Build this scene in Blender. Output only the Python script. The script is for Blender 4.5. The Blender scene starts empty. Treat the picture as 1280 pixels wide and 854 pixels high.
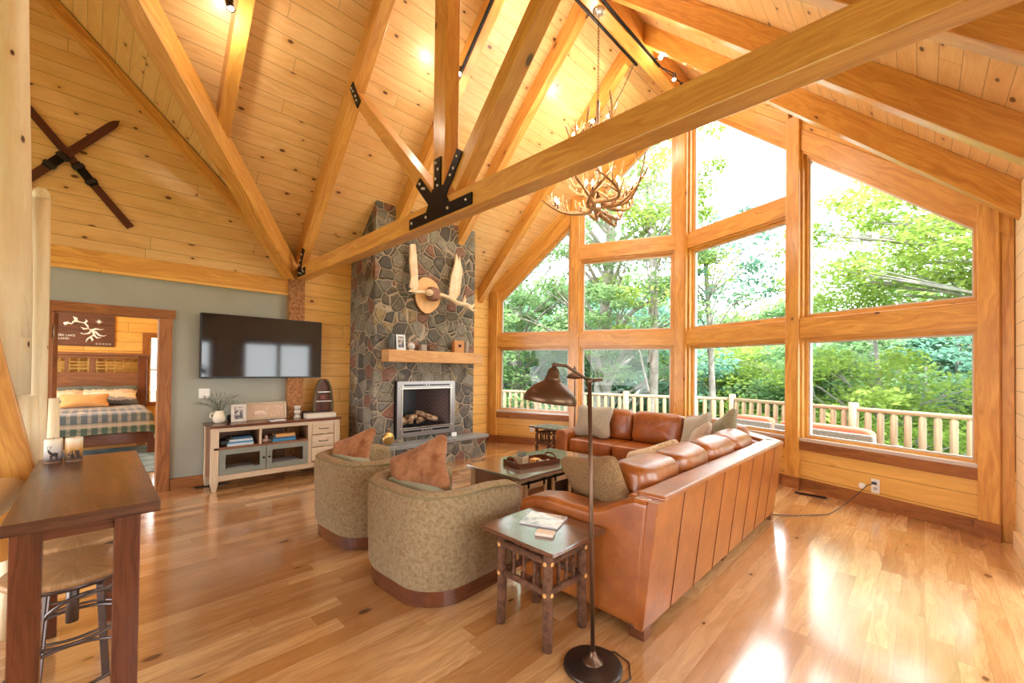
import bpy, math, random
from mathutils import Vector, Matrix, noise as mnoise
random.seed(7)
sc = bpy.context.scene
COL = sc.collection
PI = math.pi
V = Vector
# ------------------------------------------------------------------ place dimensions (metres)
X0, X1, XC, YC, YA = -6.22, 0.57, -2.83, 5.59, 6.91
PL = math.hypot(X1-XC, YA-YC)
Z0C, TP = 6.37, 0.98            # ceiling height at ridge, pitch
def ceil_z(x): return Z0C - TP*abs(x-XC)

# ------------------------------------------------------------------ node helpers
class N:
    def __init__(s, name):
        m = bpy.data.materials.get(name)
        s.m = bpy.data.materials.new(name); s.m.use_nodes = True
        s.t = s.m.node_tree; s.n = s.t.nodes; s.n.clear()
        s.out = s.n.new('ShaderNodeOutputMaterial')
    def lk(s, a, b): s.t.links.new(a, b)
    def put(s, sock, v):
        if isinstance(v, bpy.types.NodeSocket): s.lk(v, sock)
        elif v is not None:
            if hasattr(sock.default_value, '__len__') and not hasattr(v, '__len__'): v = [v]*len(sock.default_value)
            if hasattr(v, '__len__') and len(sock.default_value) == 4 and len(v) == 3: v = (*v, 1)
            sock.default_value = v
    def math(s, op, a, b=None, c=None):
        n = s.n.new('ShaderNodeMath'); n.operation = op
        s.put(n.inputs[0], a); s.put(n.inputs[1], b)
        if c is not None: s.put(n.inputs[2], c)
        return n.outputs[0]
    def mix(s, f, a, b, mode='MIX'):
        n = s.n.new('ShaderNodeMix'); n.data_type = 'RGBA'; n.blend_type = mode
        s.put(n.inputs[0], f); s.put(n.inputs[6], a); s.put(n.inputs[7], b); return n.outputs[2]
    def ramp(s, f, stops, interp='LINEAR'):
        n = s.n.new('ShaderNodeValToRGB'); r = n.color_ramp; r.interpolation = interp
        while len(r.elements) < len(stops): r.elements.new(0.5)
        for e, (p, c) in zip(r.elements, stops):
            e.position = p; e.color = (*c, 1) if hasattr(c, '__len__') else (c, c, c, 1)
        s.lk(f, n.inputs[0]); return n.outputs[0]
    def comb(s, x, y, z=0.0):
        n = s.n.new('ShaderNodeCombineXYZ'); s.put(n.inputs[0], x); s.put(n.inputs[1], y); s.put(n.inputs[2], z); return n.outputs[0]
    def sep(s, v):
        n = s.n.new('ShaderNodeSeparateXYZ'); s.lk(v, n.inputs[0]); return n.outputs
    def noise(s, vec, scale=5, detail=4, rough=.55, dist=0, dim='3D'):
        n = s.n.new('ShaderNodeTexNoise'); n.noise_dimensions = dim
        if vec is not None: s.lk(vec, n.inputs['Vector'])
        n.inputs['Scale'].default_value = scale; n.inputs['Detail'].default_value = detail
        n.inputs['Roughness'].default_value = rough; n.inputs['Distortion'].default_value = dist
        return n.outputs
    def vor(s, vec, scale=5, feat='F1', rnd=1.0, dim='3D'):
        n = s.n.new('ShaderNodeTexVoronoi'); n.feature = feat; n.voronoi_dimensions = dim
        if vec is not None: s.lk(vec, n.inputs['Vector'])
        n.inputs['Scale'].default_value = scale; n.inputs['Randomness'].default_value = rnd
        return n.outputs
    def white(s, a, b=0.0):
        n = s.n.new('ShaderNodeTexWhiteNoise'); n.noise_dimensions = '2D'; s.lk(s.comb(a, b), n.inputs['Vector']); return n.outputs
    def uv(s):
        n = s.n.new('ShaderNodeTexCoord'); return n.outputs['UV']
    def obj(s):
        n = s.n.new('ShaderNodeTexCoord'); return n.outputs['Object']
    def bump(s, h, strength=.3, dist=.01):
        n = s.n.new('ShaderNodeBump'); s.put(n.inputs['Height'], h)
        n.inputs['Strength'].default_value = strength; n.inputs['Distance'].default_value = dist; return n.outputs[0]
    def bsdf(s, col, rough=.5, metal=0, nrm=None, coat=0, trans=0, spec=.5, sheen=0, emis=None, estr=0, coatr=.1, coatior=1.5):
        n = s.n.new('ShaderNodeBsdfPrincipled')
        s.put(n.inputs['Base Color'], col); s.put(n.inputs['Roughness'], rough); s.put(n.inputs['Metallic'], metal)
        if nrm is not None: s.lk(nrm, n.inputs['Normal'])
        n.inputs['Coat Weight'].default_value = coat; n.inputs['Coat Roughness'].default_value = coatr; n.inputs['Coat IOR'].default_value = coatior
        n.inputs['Transmission Weight'].default_value = trans
        n.inputs['Specular IOR Level'].default_value = spec; n.inputs['Sheen Weight'].default_value = sheen
        if emis is not None: s.put(n.inputs['Emission Color'], emis); n.inputs['Emission Strength'].default_value = estr
        s.lk(n.outputs[0], s.out.inputs[0]); return n
def plain(name, col, rough=.5, **k):
    q = N(name); q.bsdf(col, rough, **k); return q.m
def mottled(name, a, b, scale=8, rough=.6, bump=.15, bs=60, **k):
    q = N(name); o = q.obj(); f = q.noise(o, scale, 5)[0]
    c = q.mix(q.ramp(f, [(.35, 0), (.65, 1)]), a, b)
    h = q.noise(o, bs, 3)[0]
    q.bsdf(c, rough, nrm=q.bump(h, bump, .004), **k); return q.m
def wood(name, c1, c2, dark, plank=None, seam=.0025, knots=.0, kscale=1.0, rough=.4, grain=1.0, gs=22, bump=.15, coat=0, var=.5, seamdark=.35, knotcol=(.12,.04,.012), spec=.4, coatr=.1, coatior=1.5):
    q = N(name); uv = q.sep(q.uv()); u, v = uv[0], uv[1]
    if plank:
        w, L = plank
        row = q.math('FLOOR', q.math('DIVIDE', v, w))
        rr = q.white(row, 3.0)[0]
        u2 = q.math('ADD', u, q.math('MULTIPLY', rr, 17.0))
        lx = q.math('DIVIDE', u2, L); col = q.math('FLOOR', lx)
        idn = q.white(row, col)[0]
        fr = q.math('FRACT', q.math('DIVIDE', v, w)); fr2 = q.math('FRACT', lx)
        sm = q.math('MAXIMUM', q.math('LESS_THAN', fr, seam/w), q.math('LESS_THAN', fr2, seam*.8/L))
    else:
        idn = q.math('FRACT', q.math('MULTIPLY', q.math('FLOOR', q.math('DIVIDE', u, 50.0)), .371)); sm = None
    off = q.math('MULTIPLY', idn, 43.0)
    gv = q.comb(q.math('ADD', q.math('MULTIPLY', u, 1.1), off), q.math('MULTIPLY', v, gs), off)
    warp = q.noise(q.comb(q.math('ADD', u, off), q.math('MULTIPLY', v, 5.0), 0.0), 1.3, 2)[0]
    gv2 = q.comb(q.math('ADD', q.math('MULTIPLY', u, 1.1), off), q.math('ADD', q.math('MULTIPLY', v, gs), q.math('MULTIPLY', warp, 7.0)), off)
    g = q.noise(gv2, 1.0, 4, .6, .4)[0]
    fine = q.noise(q.comb(q.math('MULTIPLY', u, 6.0), q.math('MULTIPLY', v, gs*9), off), 1.0, 2)[0]
    gm = q.ramp(g, [(.30, 0), (.62, 1)])
    base = q.mix(q.math('MULTIPLY', idn, var) if plank else q.math('MULTIPLY', warp, var), c1, c2)
    c = q.mix(q.math('MULTIPLY', q.math('SUBTRACT', 1.0, gm), .55*grain), base, dark)
    c = q.mix(q.math('MULTIPLY', q.math('GREATER_THAN', fine, .55), .20*grain), c, dark)
    if knots:
        kv = q.comb(q.math('ADD', q.math('MULTIPLY', u, 2.0*kscale), off), q.math('MULTIPLY', v, 3.6*kscale), 0.0)
        vo = q.vor(kv, 1.0, 'F1', 1.0, '2D')
        sel = q.sep(vo[1]); on = q.math('LESS_THAN', sel[0], knots)
        size = q.math('MULTIPLY_ADD', sel[1], .060, .030)
        dd = q.math('DIVIDE', vo[0], size)
        core = q.math('MULTIPLY', q.ramp(dd, [(.55, 1), (1.0, 0)]), on)
        halo = q.math('MULTIPLY', q.ramp(q.math('MULTIPLY', dd, .25), [(.25, 1), (.9, 0)]), on)
        c = q.mix(q.math('MULTIPLY', halo, .35), c, dark)
        c = q.mix(core, c, knotcol)
    h = q.math('MULTIPLY', g, .25)
    if sm is not None:
        c = q.mix(q.math('MULTIPLY', sm, 1-seamdark), c, [x*.35 for x in dark])
        h = q.math('SUBTRACT', h, sm)
    q.bsdf(c, rough, nrm=q.bump(h, bump, .006), coat=coat, spec=spec, coatr=coatr, coatior=coatior); return q.m

M = {}
M['ceil']   = wood('pine_ceiling_boards', (.86,.59,.28), (.80,.48,.17), (.60,.28,.075), plank=(.145, 3.1), knots=.66, kscale=1.05, rough=.42, grain=.8, seam=.0045, seamdark=.12, bump=.3, coat=.5, coatr=.3)
M['log']    = wood('log_siding', (.84,.50,.14), (.76,.39,.08), (.56,.24,.04), plank=(.19, 4.3), knots=.3, rough=.4, grain=.75, seam=.006, bump=.4, seamdark=.1)
M['beam']   = wood('fir_timber', (.80,.42,.09), (.70,.325,.055), (.48,.175,.025), rough=.42, grain=1.5, gs=20, knots=.12, kscale=.8, coat=.7, coatr=.25, coatior=1.6)
M['rust']   = wood('rustic_stained_trim', (.42,.16,.04), (.27,.085,.022), (.13,.035,.01), rough=.5, grain=1.3, gs=14, knots=.25)
M['rough']  = mottled('rough_sawn_post', (.46,.20,.06), (.22,.085,.03), 26, .7, .6, 90)
M['oakf']   = wood('hickory_floor', (.84,.53,.25), (.52,.25,.085), (.36,.14,.04), plank=(.115, 1.15), knots=.22, kscale=.8, rough=.2, grain=1.15, gs=16, seam=.0016, bump=.05, coat=1.0, var=1.0, seamdark=.45, spec=.5, coatr=.13, coatior=1.9)
M['dark']   = wood('walnut_stained_wood', (.20,.062,.026), (.13,.036,.016), (.05,.014,.008), rough=.26, grain=1.2, gs=18, coat=.2)
M['mid']    = wood('worn_brown_wood', (.30,.13,.06), (.20,.08,.035), (.09,.035,.016), rough=.35, grain=1.2, gs=18)
M['bleach'] = wood('bleached_pine', (.66,.52,.37), (.55,.41,.27), (.38,.26,.15), rough=.55, grain=1.0, gs=16)
M['topgrey']= wood('grey_brown_tabletop', (.26,.19,.14), (.19,.125,.085), (.10,.06,.04), plank=(.14, 3), rough=.2, grain=1.0, gs=16, seam=.004, coat=1.0, coatr=.12, coatior=2.0)
M['peel']   = wood('peeled_log', (.96,.87,.66), (.92,.76,.48), (.80,.54,.27), rough=.5, grain=.7, gs=9, knots=.22, kscale=1.3)
M['deckw']  = wood('deck_cedar', (.34,.27,.17), (.31,.23,.135), (.24,.16,.085), rough=.6, grain=.7, gs=9)
M['mantel'] = wood('rough_hewn_mantel', (.72,.42,.18), (.60,.31,.11), (.40,.17,.05), rough=.65, grain=1.2, gs=10, bump=.8)
M['bark']   = mottled('hickory_bark', (.085,.030,.014), (.20,.085,.040), 30, .85, 1.0, 80)
M['cut']    = plain('cut_wood_end', (.78,.42,.13), .6)
M['slabw']  = wood('wood_slice', (.86,.52,.24), (.80,.42,.16), (.55,.24,.07), rough=.5, grain=.6)
M['paint']  = mottled('sage_grey_paint', (.335,.335,.275), (.36,.36,.30), 3, .75, .04, 200)
M['iron']   = plain('black_iron', (.012,.010,.012), .4, metal=.7)
M['steel']  = plain('bolt_steel', (.7,.68,.65), .3, metal=1)
M['bronze'] = plain('oil_rubbed_bronze', (.14,.075,.045), .34, metal=.75)
M['basem']  = plain('dark_cast_base', (.05,.032,.026), .32, metal=.5)
M['leather']= None
q = N('cognac_leather'); o = q.obj()
f = q.noise(o, 5, 6, .65)[0]; f2 = q.noise(o, 26, 5, .7)[0]
c = q.mix(q.ramp(f, [(.3, 0), (.7, 1)]), (.25,.060,.007), (.43,.125,.020))
c = q.mix(q.math('MULTIPLY', q.ramp(f2, [(.55, 0), (.75, 1)]), .35), c, (.52,.20,.06))
vv = q.vor(o, 150, 'DISTANCE_TO_EDGE')[0]
q.bsdf(c, .33, nrm=q.bump(q.math('ADD', q.math('MULTIPLY', vv, .5), q.noise(o, 14, 4)[0]), .3, .008), coat=.5, coatr=.25, coatior=1.6, spec=.45)
M['leather'] = q.m
def fabric(name, a, b, scale=30, speck=.5, rough=.9, sheen=.3, bump=.5, weave=350):
    q = N(name); o = q.obj()
    f = q.noise(o, scale, 5, .7)[0]
    c = q.mix(q.ramp(f, [(.4, 0), (.66, speck)]), a, b)
    big = q.noise(o, 3.0, 3)[0]; c = q.mix(q.math('MULTIPLY', big, .18), c, b)
    h = q.noise(o, weave, 2)[0]
    q.bsdf(c, rough, nrm=q.bump(h, bump, .003), sheen=sheen, spec=.2); return q.m
M['chair']  = fabric('olive_chenille', (.40,.30,.175), (.22,.135,.062), 42, .85, .9, .1)
M['seatc']  = fabric('sage_seat_fabric', (.34,.38,.28), (.25,.28,.20), 40, .5)
M['velvet'] = fabric('terracotta_crushed_velvet', (.44,.20,.09), (.20,.065,.02), 9, .9, .65, .15, .2, 90)
M['tweed']  = fabric('brown_tweed', (.38,.235,.11), (.16,.08,.03), 110, 1, .95, .05, .9, 260)
M['greyp']  = fabric('taupe_linen', (.46,.41,.32), (.33,.28,.20), 60, .8)
M['olivep'] = fabric('olive_chenille_pillow', (.30,.27,.16), (.18,.15,.08), 60, .8)
M['tanp']   = fabric('tan_weave', (.58,.46,.36), (.42,.30,.21), 60, .8)
q = N('gold_brocade'); o = q.obj(); d1 = q.vor(o, 26)[0]; d2 = q.noise(o, 45, 3, .6, 1.5)[0]
c = q.mix(q.ramp(d1, [(.22, 1), (.30, 0)]), (.72,.55,.32), (.33,.15,.07)); c = q.mix(q.ramp(d2, [(.52, 0), (.58, .8)]), c, (.46,.27,.10))
q.bsdf(c, .7, sheen=.3, nrm=q.bump(d2, .4, .003)); M['brocade'] = q.m
# field stone
q = N('field_stone'); o = q.obj(); w = q.noise(o, 2.2, 2)[1]
sv = q.n.new('ShaderNodeVectorMath'); sv.operation = 'MULTIPLY_ADD'; q.lk(w, sv.inputs[0]); sv.inputs[1].default_value = (.10,.10,.10); q.lk(o, sv.inputs[2])
vec = sv.outputs[0]
cell = q.vor(vec, 5.5); edge = q.vor(vec, 5.5, 'DISTANCE_TO_EDGE')[0]
cs = q.sep(cell[1])
sc_ = q.ramp(cs[0], [(0, (.17,.145,.11)), (.2, (.25,.225,.17)), (.38, (.11,.10,.085)), (.52, (.32,.29,.23)), (.66, (.30,.14,.09)), (.76, (.15,.135,.115)), (.87, (.40,.29,.15)), (.93, (.22,.20,.17))], 'CONSTANT')
nz = q.noise(o, 22, 6, .7)[0]; nz2 = q.noise(o, 5, 4, .6)[0]
sc_ = q.mix(q.ramp(nz, [(.35, .55), (.7, 0)]), sc_, (.06,.05,.045)); sc_ = q.mix(q.ramp(nz2, [(.52, 0), (.72, .45)]), sc_, (.46,.40,.30))
mort = q.ramp(edge, [(.022, 1), (.042, 0)])
c = q.mix(mort, sc_, (.42,.34,.25))
hh = q.math('ADD', q.ramp(edge, [(.02, 0), (.12, 1)]), q.math('MULTIPLY', nz, .35))
q.bsdf(c, .75, nrm=q.bump(hh, .9, .035), spec=.35); M['stone'] = q.m
q = N('bluestone_slab'); o = q.obj(); n1 = q.noise(o, 3.5, 5)[0]; sx = q.sep(o)
sm = q.math('LESS_THAN', q.math('FRACT', q.math('MULTIPLY', q.math('ADD', sx[1], 10.0), 2.05)), .012)
c = q.mix(q.ramp(n1, [(.35, 0), (.65, 1)]), (.20,.21,.21), (.30,.31,.30)); c = q.mix(sm, c, (.5,.47,.4))
q.bsdf(c, .35, nrm=q.bump(q.noise(o, 18, 4)[0], .35, .01)); M['slate'] = q.m
M['screen'] = plain('tv_screen', (.006,.006,.010), .06, spec=.7)
M['blackp'] = plain('black_plastic', (.012,.012,.014), .35)
M['greyframe'] = plain('pewter_metal', (.33,.31,.30), .35, metal=.7)
M['trimgold'] = plain('satin_nickel', (.72,.66,.56), .3, metal=.8)
M['greydoor'] = mottled('grey_green_cabinet_paint', (.20,.215,.18), (.24,.25,.215), 12, .5, .1)
M['darkin'] = plain('dark_interior', (.05,.03,.025), .7)
M['white']  = plain('white_plastic', (.82,.80,.76), .4)
M['cream']  = plain('cream_ceramic', (.80,.70,.54), .3)
M['whitew'] = mottled('whitewashed_wood', (.74,.68,.60), (.60,.54,.46), 20, .6, .1)
M['paper']  = plain('paper', (.80,.80,.80), .6)
M['blueb']  = plain('blue_book_cover', (.04,.22,.42), .4)
M['navyb']  = plain('dark_blue_cover', (.03,.08,.16), .4)
M['orangeb']= plain('orange_book_cover', (.62,.30,.09), .5)
M['greyb']  = plain('pale_grey_book_cover', (.55,.60,.62), .5)
M['brass']  = plain('brass', (.60,.38,.12), .3, metal=1)
M['ant']    = mottled('antler_bone', (.48,.27,.11), (.27,.13,.05), 14, .5, .3)
M['moose']  = mottled('bleached_antler', (.86,.70,.50), (.74,.55,.35), 7, .6, .2)
M['twig']   = plain('dark_green_twig', (.05,.06,.035), .7)
M['leafd']  = plain('olive_leaf', (.10,.12,.07), .6)
M['nickel'] = plain('brushed_nickel', (.45,.44,.42), .35, metal=.9)
M['wicker'] = mottled('dark_wicker', (.10,.09,.085), (.22,.21,.20), 90, .7, .6)
M['redc']   = fabric('coral_outdoor_cushion', (.62,.13,.07), (.50,.10,.05), 30, .4)
M['brick']  = None
q = N('herringbone_brick'); o = q.obj(); s3 = q.sep(o)
zz = q.math('ABSOLUTE', q.math('SUBTRACT', q.math('FRACT', q.math('MULTIPLY', s3[0], 5.5)), .5))
ln = q.math('FRACT', q.math('ADD', q.math('MULTIPLY', s3[2], 14.0), q.math('MULTIPLY', zz, 3.0)))
c = q.mix(q.math('LESS_THAN', ln, .16), (.16,.105,.10), (.05,.035,.035)); q.bsdf(c, .8); M['brick'] = q.m
q = N('fire_log'); o = q.obj(); c = q.mix(q.ramp(q.noise(o, 18, 5)[0], [(.4, 0), (.6, 1)]), (.16,.07,.03), (.62,.44,.27)); q.bsdf(c, .9, nrm=q.bump(q.noise(o, 40, 4)[0], .8, .01)); M['flog'] = q.m
def glow(name, col, strength):
    q = N(name); e = q.n.new('ShaderNodeEmission'); q.put(e.inputs[0], col); e.inputs[1].default_value = strength; q.lk(e.outputs[0], q.out.inputs[0]); return q.m
M['bulb'] = glow('lit_bulb', (1,.85,.60), 20)
q = N('window_glass'); tr = q.n.new('ShaderNodeBsdfTransparent'); gl = q.n.new('ShaderNodeBsdfGlossy'); gl.inputs['Roughness'].default_value = .02
lw = q.n.new('ShaderNodeLayerWeight'); lw.inputs[0].default_value = .5; pw_ = q.math('POWER', lw.outputs[1], 4.0); fac_ = q.math('MULTIPLY_ADD', pw_, .5, .015); mx = q.n.new('ShaderNodeMixShader')
tr.inputs[0].default_value = (.97,.985,.98,1)
q.lk(fac_, mx.inputs[0]); q.lk(tr.outputs[0], mx.inputs[1]); q.lk(gl.outputs[0], mx.inputs[2]); q.lk(mx.outputs[0], q.out.inputs[0]); M['glass'] = q.m
M['sash'] = plain('aluminium_sash', (.62,.55,.50), .35, metal=.25)
def leafm(name, a, b, t=.45):
    q = N(name); o = q.obj(); f = q.noise(o, .9, 4, .6)[0]; f2 = q.noise(o, 9, 2)[0]
    c = q.mix(q.ramp(q.math('ADD', q.math('MULTIPLY', f, .6), q.math('MULTIPLY', f2, .4)), [(.35, 0), (.65, 1)]), a, b)
    d = q.n.new('ShaderNodeBsdfDiffuse'); q.lk(c, d.inputs[0]); t_ = q.n.new('ShaderNodeBsdfTranslucent'); q.lk(c, t_.inputs[0])
    mx = q.n.new('ShaderNodeMixShader'); mx.inputs[0].default_value = t; q.lk(d.outputs[0], mx.inputs[1]); q.lk(t_.outputs[0], mx.inputs[2]); q.lk(mx.outputs[0], q.out.inputs[0]); return q.m
M['leaf1'] = leafm('maple_leaves', (.15,.26,.045), (.40,.50,.13))
M['leaf2'] = leafm('woodland_leaves', (.115,.24,.095), (.30,.42,.19))
M['leaf3'] = leafm('haze_tinted_leaves', (.10,.25,.18), (.24,.41,.30))  # bluish tint puts distance haze into the leaf colour
M['trunk'] = mottled('grey_bark', (.20,.18,.165), (.34,.32,.30), 6, .9, .8, 30)
M['grass'] = mottled('meadow_grass', (.05,.11,.025), (.10,.16,.04), 1.5, .95, .2)

# ------------------------------------------------------------------ mesh builder
class MB:
    def __init__(s): s.v = []; s.f = []; s.uv = []; s.sm = []
    def face(s, idx, uvs, smooth=False): s.f.append(idx); s.uv.append(uvs); s.sm.append(smooth)
    def hexa(s, P, off=None):
        # P: 8 points, order (x,y,z) bits: index = i + 2j + 4k ; uv in metres, u along the longest edge
        b = len(s.v); P = [V(p) for p in P]; s.v += P
        ex = (P[1]-P[0]).length; ey = (P[2]-P[0]).length; ez = (P[4]-P[0]).length
        L = [ex, ey, ez]; long = L.index(max(L))
        ru = 50.0*random.randint(0, 200) + random.random()*3 if off is None else off[0]
        rv = random.random()*7 if off is None else off[1]
        for (a, bb, c, d), nax in (((0,2,6,4),0), ((1,5,7,3),0), ((0,4,5,1),1), ((2,3,7,6),1), ((0,1,3,2),2), ((4,6,7,5),2)):
            ax = [k for k in range(3) if k != nax]
            ua = long if long in ax else (ax[0] if L[ax[0]] >= L[ax[1]] else ax[1]); va = [k for k in ax if k != ua][0]
            def co(i):
                t = ((i & 1), (i >> 1) & 1, (i >> 2) & 1)
                return (ru + t[ua]*L[ua], rv + nax*1.37 + t[va]*L[va])
            s.face([b+a, b+bb, b+c, b+d], [co(a), co(bb), co(c), co(d)])
        return s
    def box(s, x0, x1, y0, y1, z0, z1, off=None):
        return s.hexa([(x0 if i & 1 == 0 else x1, y0 if i & 2 == 0 else y1, z0 if i & 4 == 0 else z1) for i in range(8)], off)
    def bar(s, p0, p1, w, h, up=(0,0,1), e0=0, e1=0):
        # beam from p0 to p1 (centre line), w = sideways, h = along up-ish
        p0, p1, up = V(p0), V(p1), V(up); d = (p1-p0).normalized(); sd = d.cross(up).normalized(); u = sd.cross(d).normalized()
        p0 = p0 - d*e0; p1 = p1 + d*e1
        P = []
        for i in range(8):
            P.append((p1 if i & 1 else p0) + sd*(w/2 if i & 2 else -w/2) + u*(h/2 if i & 4 else -h/2))
        return s.hexa(P)
    def prism(s, poly, vec, uvf=None, smooth=False):
        # poly: 3d points (planar), extruded by vec
        n = len(poly); b = len(s.v); vec = V(vec); poly = [V(p) for p in poly]
        s.v += poly + [p+vec for p in poly]
        e = (poly[1]-poly[0]).normalized(); nn = V((0,0,0))
        for i in range(n): nn += poly[i].cross(poly[(i+1) % n])
        nn.normalize(); f = nn.cross(e)
        if uvf is None: uvf = lambda p: ((p-poly[0]).dot(e), (p-poly[0]).dot(f))
        t = [uvf(p) for p in poly]
        s.face(list(range(b, b+n))[::-1], t[::-1]); s.face(list(range(b+n, b+2*n)), [uvf(p+vec) for p in poly])
        acc = 0; h = vec.length
        for i in range(n):
            j = (i+1) % n; l = (poly[j]-poly[i]).length
            s.face([b+i, b+j, b+n+j, b+n+i], [(acc, 0), (acc+l, 0), (acc+l, h), (acc, h)], smooth); acc += l
        return s
    def tube(s, pts, rad, n=8, cap=True, smooth=True):
        pts = [V(p) for p in pts]; m = len(pts)
        if not hasattr(rad, '__len__'): rad = [rad]*m
        b = len(s.v); prev = None; acc = 0; ru = 50.0*random.randint(0, 200); vs = []
        for i, p in enumerate(pts):
            t = ((pts[min(i+1, m-1)]-pts[max(i-1, 0)])).normalized()
            if prev is None:
                a = V((0,0,1)) if abs(t.z) < .9 else V((1,0,0)); x = t.cross(a).normalized()
            else: x = (prev - t*prev.dot(t)).normalized()
            prev = x; y = t.cross(x)
            if i: acc += (p-pts[i-1]).length
            vs.append(acc)
            for k in range(n):
                a = 2*PI*k/n; s.v.append(p + (x*math.cos(a)+y*math.sin(a))*rad[i])
        for i in range(m-1):
            for k in range(n):
                k2 = (k+1) % n; r = max(rad[i], .01)*2*PI
                s.face([b+i*n+k, b+i*n+k2, b+(i+1)*n+k2, b+(i+1)*n+k],
                       [(ru+vs[i], r*k/n), (ru+vs[i], r*(k+1)/n), (ru+vs[i+1], r*(k+1)/n), (ru+vs[i+1], r*k/n)], smooth)
        if cap:
            s.face([b+k for k in range(n)][::-1], [(ru+.1*math.cos(k), .1*math.sin(k)) for k in range(n)])
            s.face([b+(m-1)*n+k for k in range(n)], [(ru+.1*math.cos(k), .1*math.sin(k)) for k in range(n)])
        return s
    def lathe(s, prof, c=(0,0,0), n=24, ax=None, smooth=True):
        c = V(c); R = ax if ax is not None else Matrix.Identity(3); b = len(s.v); m = len(prof)
        for r, z in prof:
            for k in range(n):
                a = 2*PI*k/n; s.v.append(c + R @ V((r*math.cos(a), r*math.sin(a), z)))
        for i in range(m-1):
            for k in range(n):
                k2 = (k+1) % n
                s.face([b+i*n+k, b+i*n+k2, b+(i+1)*n+k2, b+(i+1)*n+k], [(i*.1, k*.1), (i*.1, k*.1+.1), (i*.1+.1, k*.1+.1), (i*.1+.1, k*.1)], smooth)
        if prof[0][0] > 1e-4: s.face([b+k for k in range(n)][::-1], [(.1*math.cos(k), .1*math.sin(k)) for k in range(n)])
        if prof[-1][0] > 1e-4: s.face([b+(m-1)*n+k for k in range(n)], [(.1*math.cos(k), .1*math.sin(k)) for k in range(n)])
        return s
    def puff(s, c, dx, dy, dz, e1=.35, e2=.35, R=None, nu=28, nv=16, amp=0., fr=6., pinch=0.):
        # superellipsoid cushion with half sizes dx,dy,dz
        c = V(c); b = len(s.v); R = R if R is not None else Matrix.Identity(3)
        sp = lambda x, e: math.copysign(abs(x)**e, x)
        for j in range(nv+1):
            ph = -PI/2 + PI*j/nv
            for i in range(nu):
                th = 2*PI*i/nu
                cx, cy, cz = sp(math.cos(ph), e1)*sp(math.cos(th), e2), sp(math.cos(ph), e1)*sp(math.sin(th), e2), sp(math.sin(ph), e1)
                if pinch:
                    k = 1 + pinch*((abs(cx)*abs(cy))**2) - pinch*.35*(1-max(abs(cx), abs(cy))**2)*0
                    edge = max(abs(cx), abs(cy)); cz *= (1 - edge**3*.55); cx *= k*(1-.10*(1-abs(cy))); cy *= k*(1-.10*(1-abs(cx)))
                p = V((cx*dx, cy*dy, cz*dz))
                if amp:
                    q_ = mnoise.noise(p*fr + c*3.1); q2 = mnoise.noise(p*fr*2.3 + c*1.7); p += p.normalized()*amp*(q_+.5*q2)
                s.v.append(c + R @ p)
        for j in range(nv):
            for i in range(nu):
                i2 = (i+1) % nu
                s.face([b+j*nu+i, b+j*nu+i2, b+(j+1)*nu+i2, b+(j+1)*nu+i], [(i*.05, j*.05), (i*.05+.05, j*.05), (i*.05+.05, j*.05+.05), (i*.05, j*.05+.05)], True)
        return s
    def build(s, name, m, parent=None, bevel=0, seg=2, kind=None, sub=0, weld=False):
        me = bpy.data.meshes.new(name); me.from_pydata([tuple(p) for p in s.v], [], s.f); 
        ul = me.uv_layers.new(name='UVMap'); k = 0; flat = []
        for uvs in s.uv:
            for a in uvs: flat += [float(a[0]), float(a[1])]
        ul.data.foreach_set('uv', flat); me.polygons.foreach_set('use_smooth', s.sm)
        me.materials.append(M[m] if isinstance(m, str) else m); me.update()
        o = bpy.data.objects.new(name, me); COL.objects.link(o)
        if parent is not None: o.parent = parent
        if bevel:
            b = o.modifiers.new('Bevel', 'BEVEL'); b.width = bevel; b.segments = seg; b.limit_method = 'ANGLE'; b.angle_limit = .7
        if sub:
            b = o.modifiers.new('Subdivision', 'SUBSURF'); b.levels = sub; b.render_levels = sub
        if kind: o['kind'] = kind
        return o
def tag(o, label=None, cat=None, group=None, kind=None):
    if label: o['label'] = label
    if cat: o['category'] = cat
    if group: o['group'] = group
    if kind: o['kind'] = kind
    return o
def empty(name, loc=(0,0,0), rz=0, label=None, cat=None, group=None, kind=None):
    o = bpy.data.objects.new(name, None); COL.objects.link(o); o.location = loc; o.rotation_euler = (0,0,rz); o.empty_display_size = .1
    return tag(o, label, cat, group, kind)
def copy_tree(o, parent=None):
    c = o.copy(); COL.objects.link(c); c.parent = parent
    for ch in list(o.children): copy_tree(ch, c)
    return c
def S(name, mb, m, **k): return mb.build(name, m, kind='structure', **k)
def rotm(ax, a): return Matrix.Rotation(a, 3, ax)
# prow wall frame: side 'L'/'R', s along wall from the centre, z up, o outward
def PW(side, s_, z, o_=0.):
    dx, dy = (X1-XC)/PL, (YC-YA)/PL
    if side == 'R': return V((XC + dx*s_ - dy*o_, YA + dy*s_ + dx*o_, z))
    return V((XC - dx*s_ + dy*o_, YA + dy*s_ + dx*o_, z))
def pbox(mb, side, s0, s1, z0, z1, o0, o1):
    return mb.hexa([PW(side, s1 if i & 1 else s0, z1 if i & 4 else z0, o1 if i & 2 else o0) for i in range(8)])

# ================================================================== SETTING
# floor
mb = MB(); fx0, fx1, fy0, fy1 = X0, X1+.02, -4.9, 7.0
mb.prism([(fx0, fy0, -.02), (fx1, fy0, -.02), (fx1, YC+.02, -.02), (XC, YA+.02, -.02), (fx0, YC+.02, -.02)], (0,0,.02), uvf=lambda p: (p.y+20, p.x+20))
S('floor', mb, 'oakf')
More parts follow.
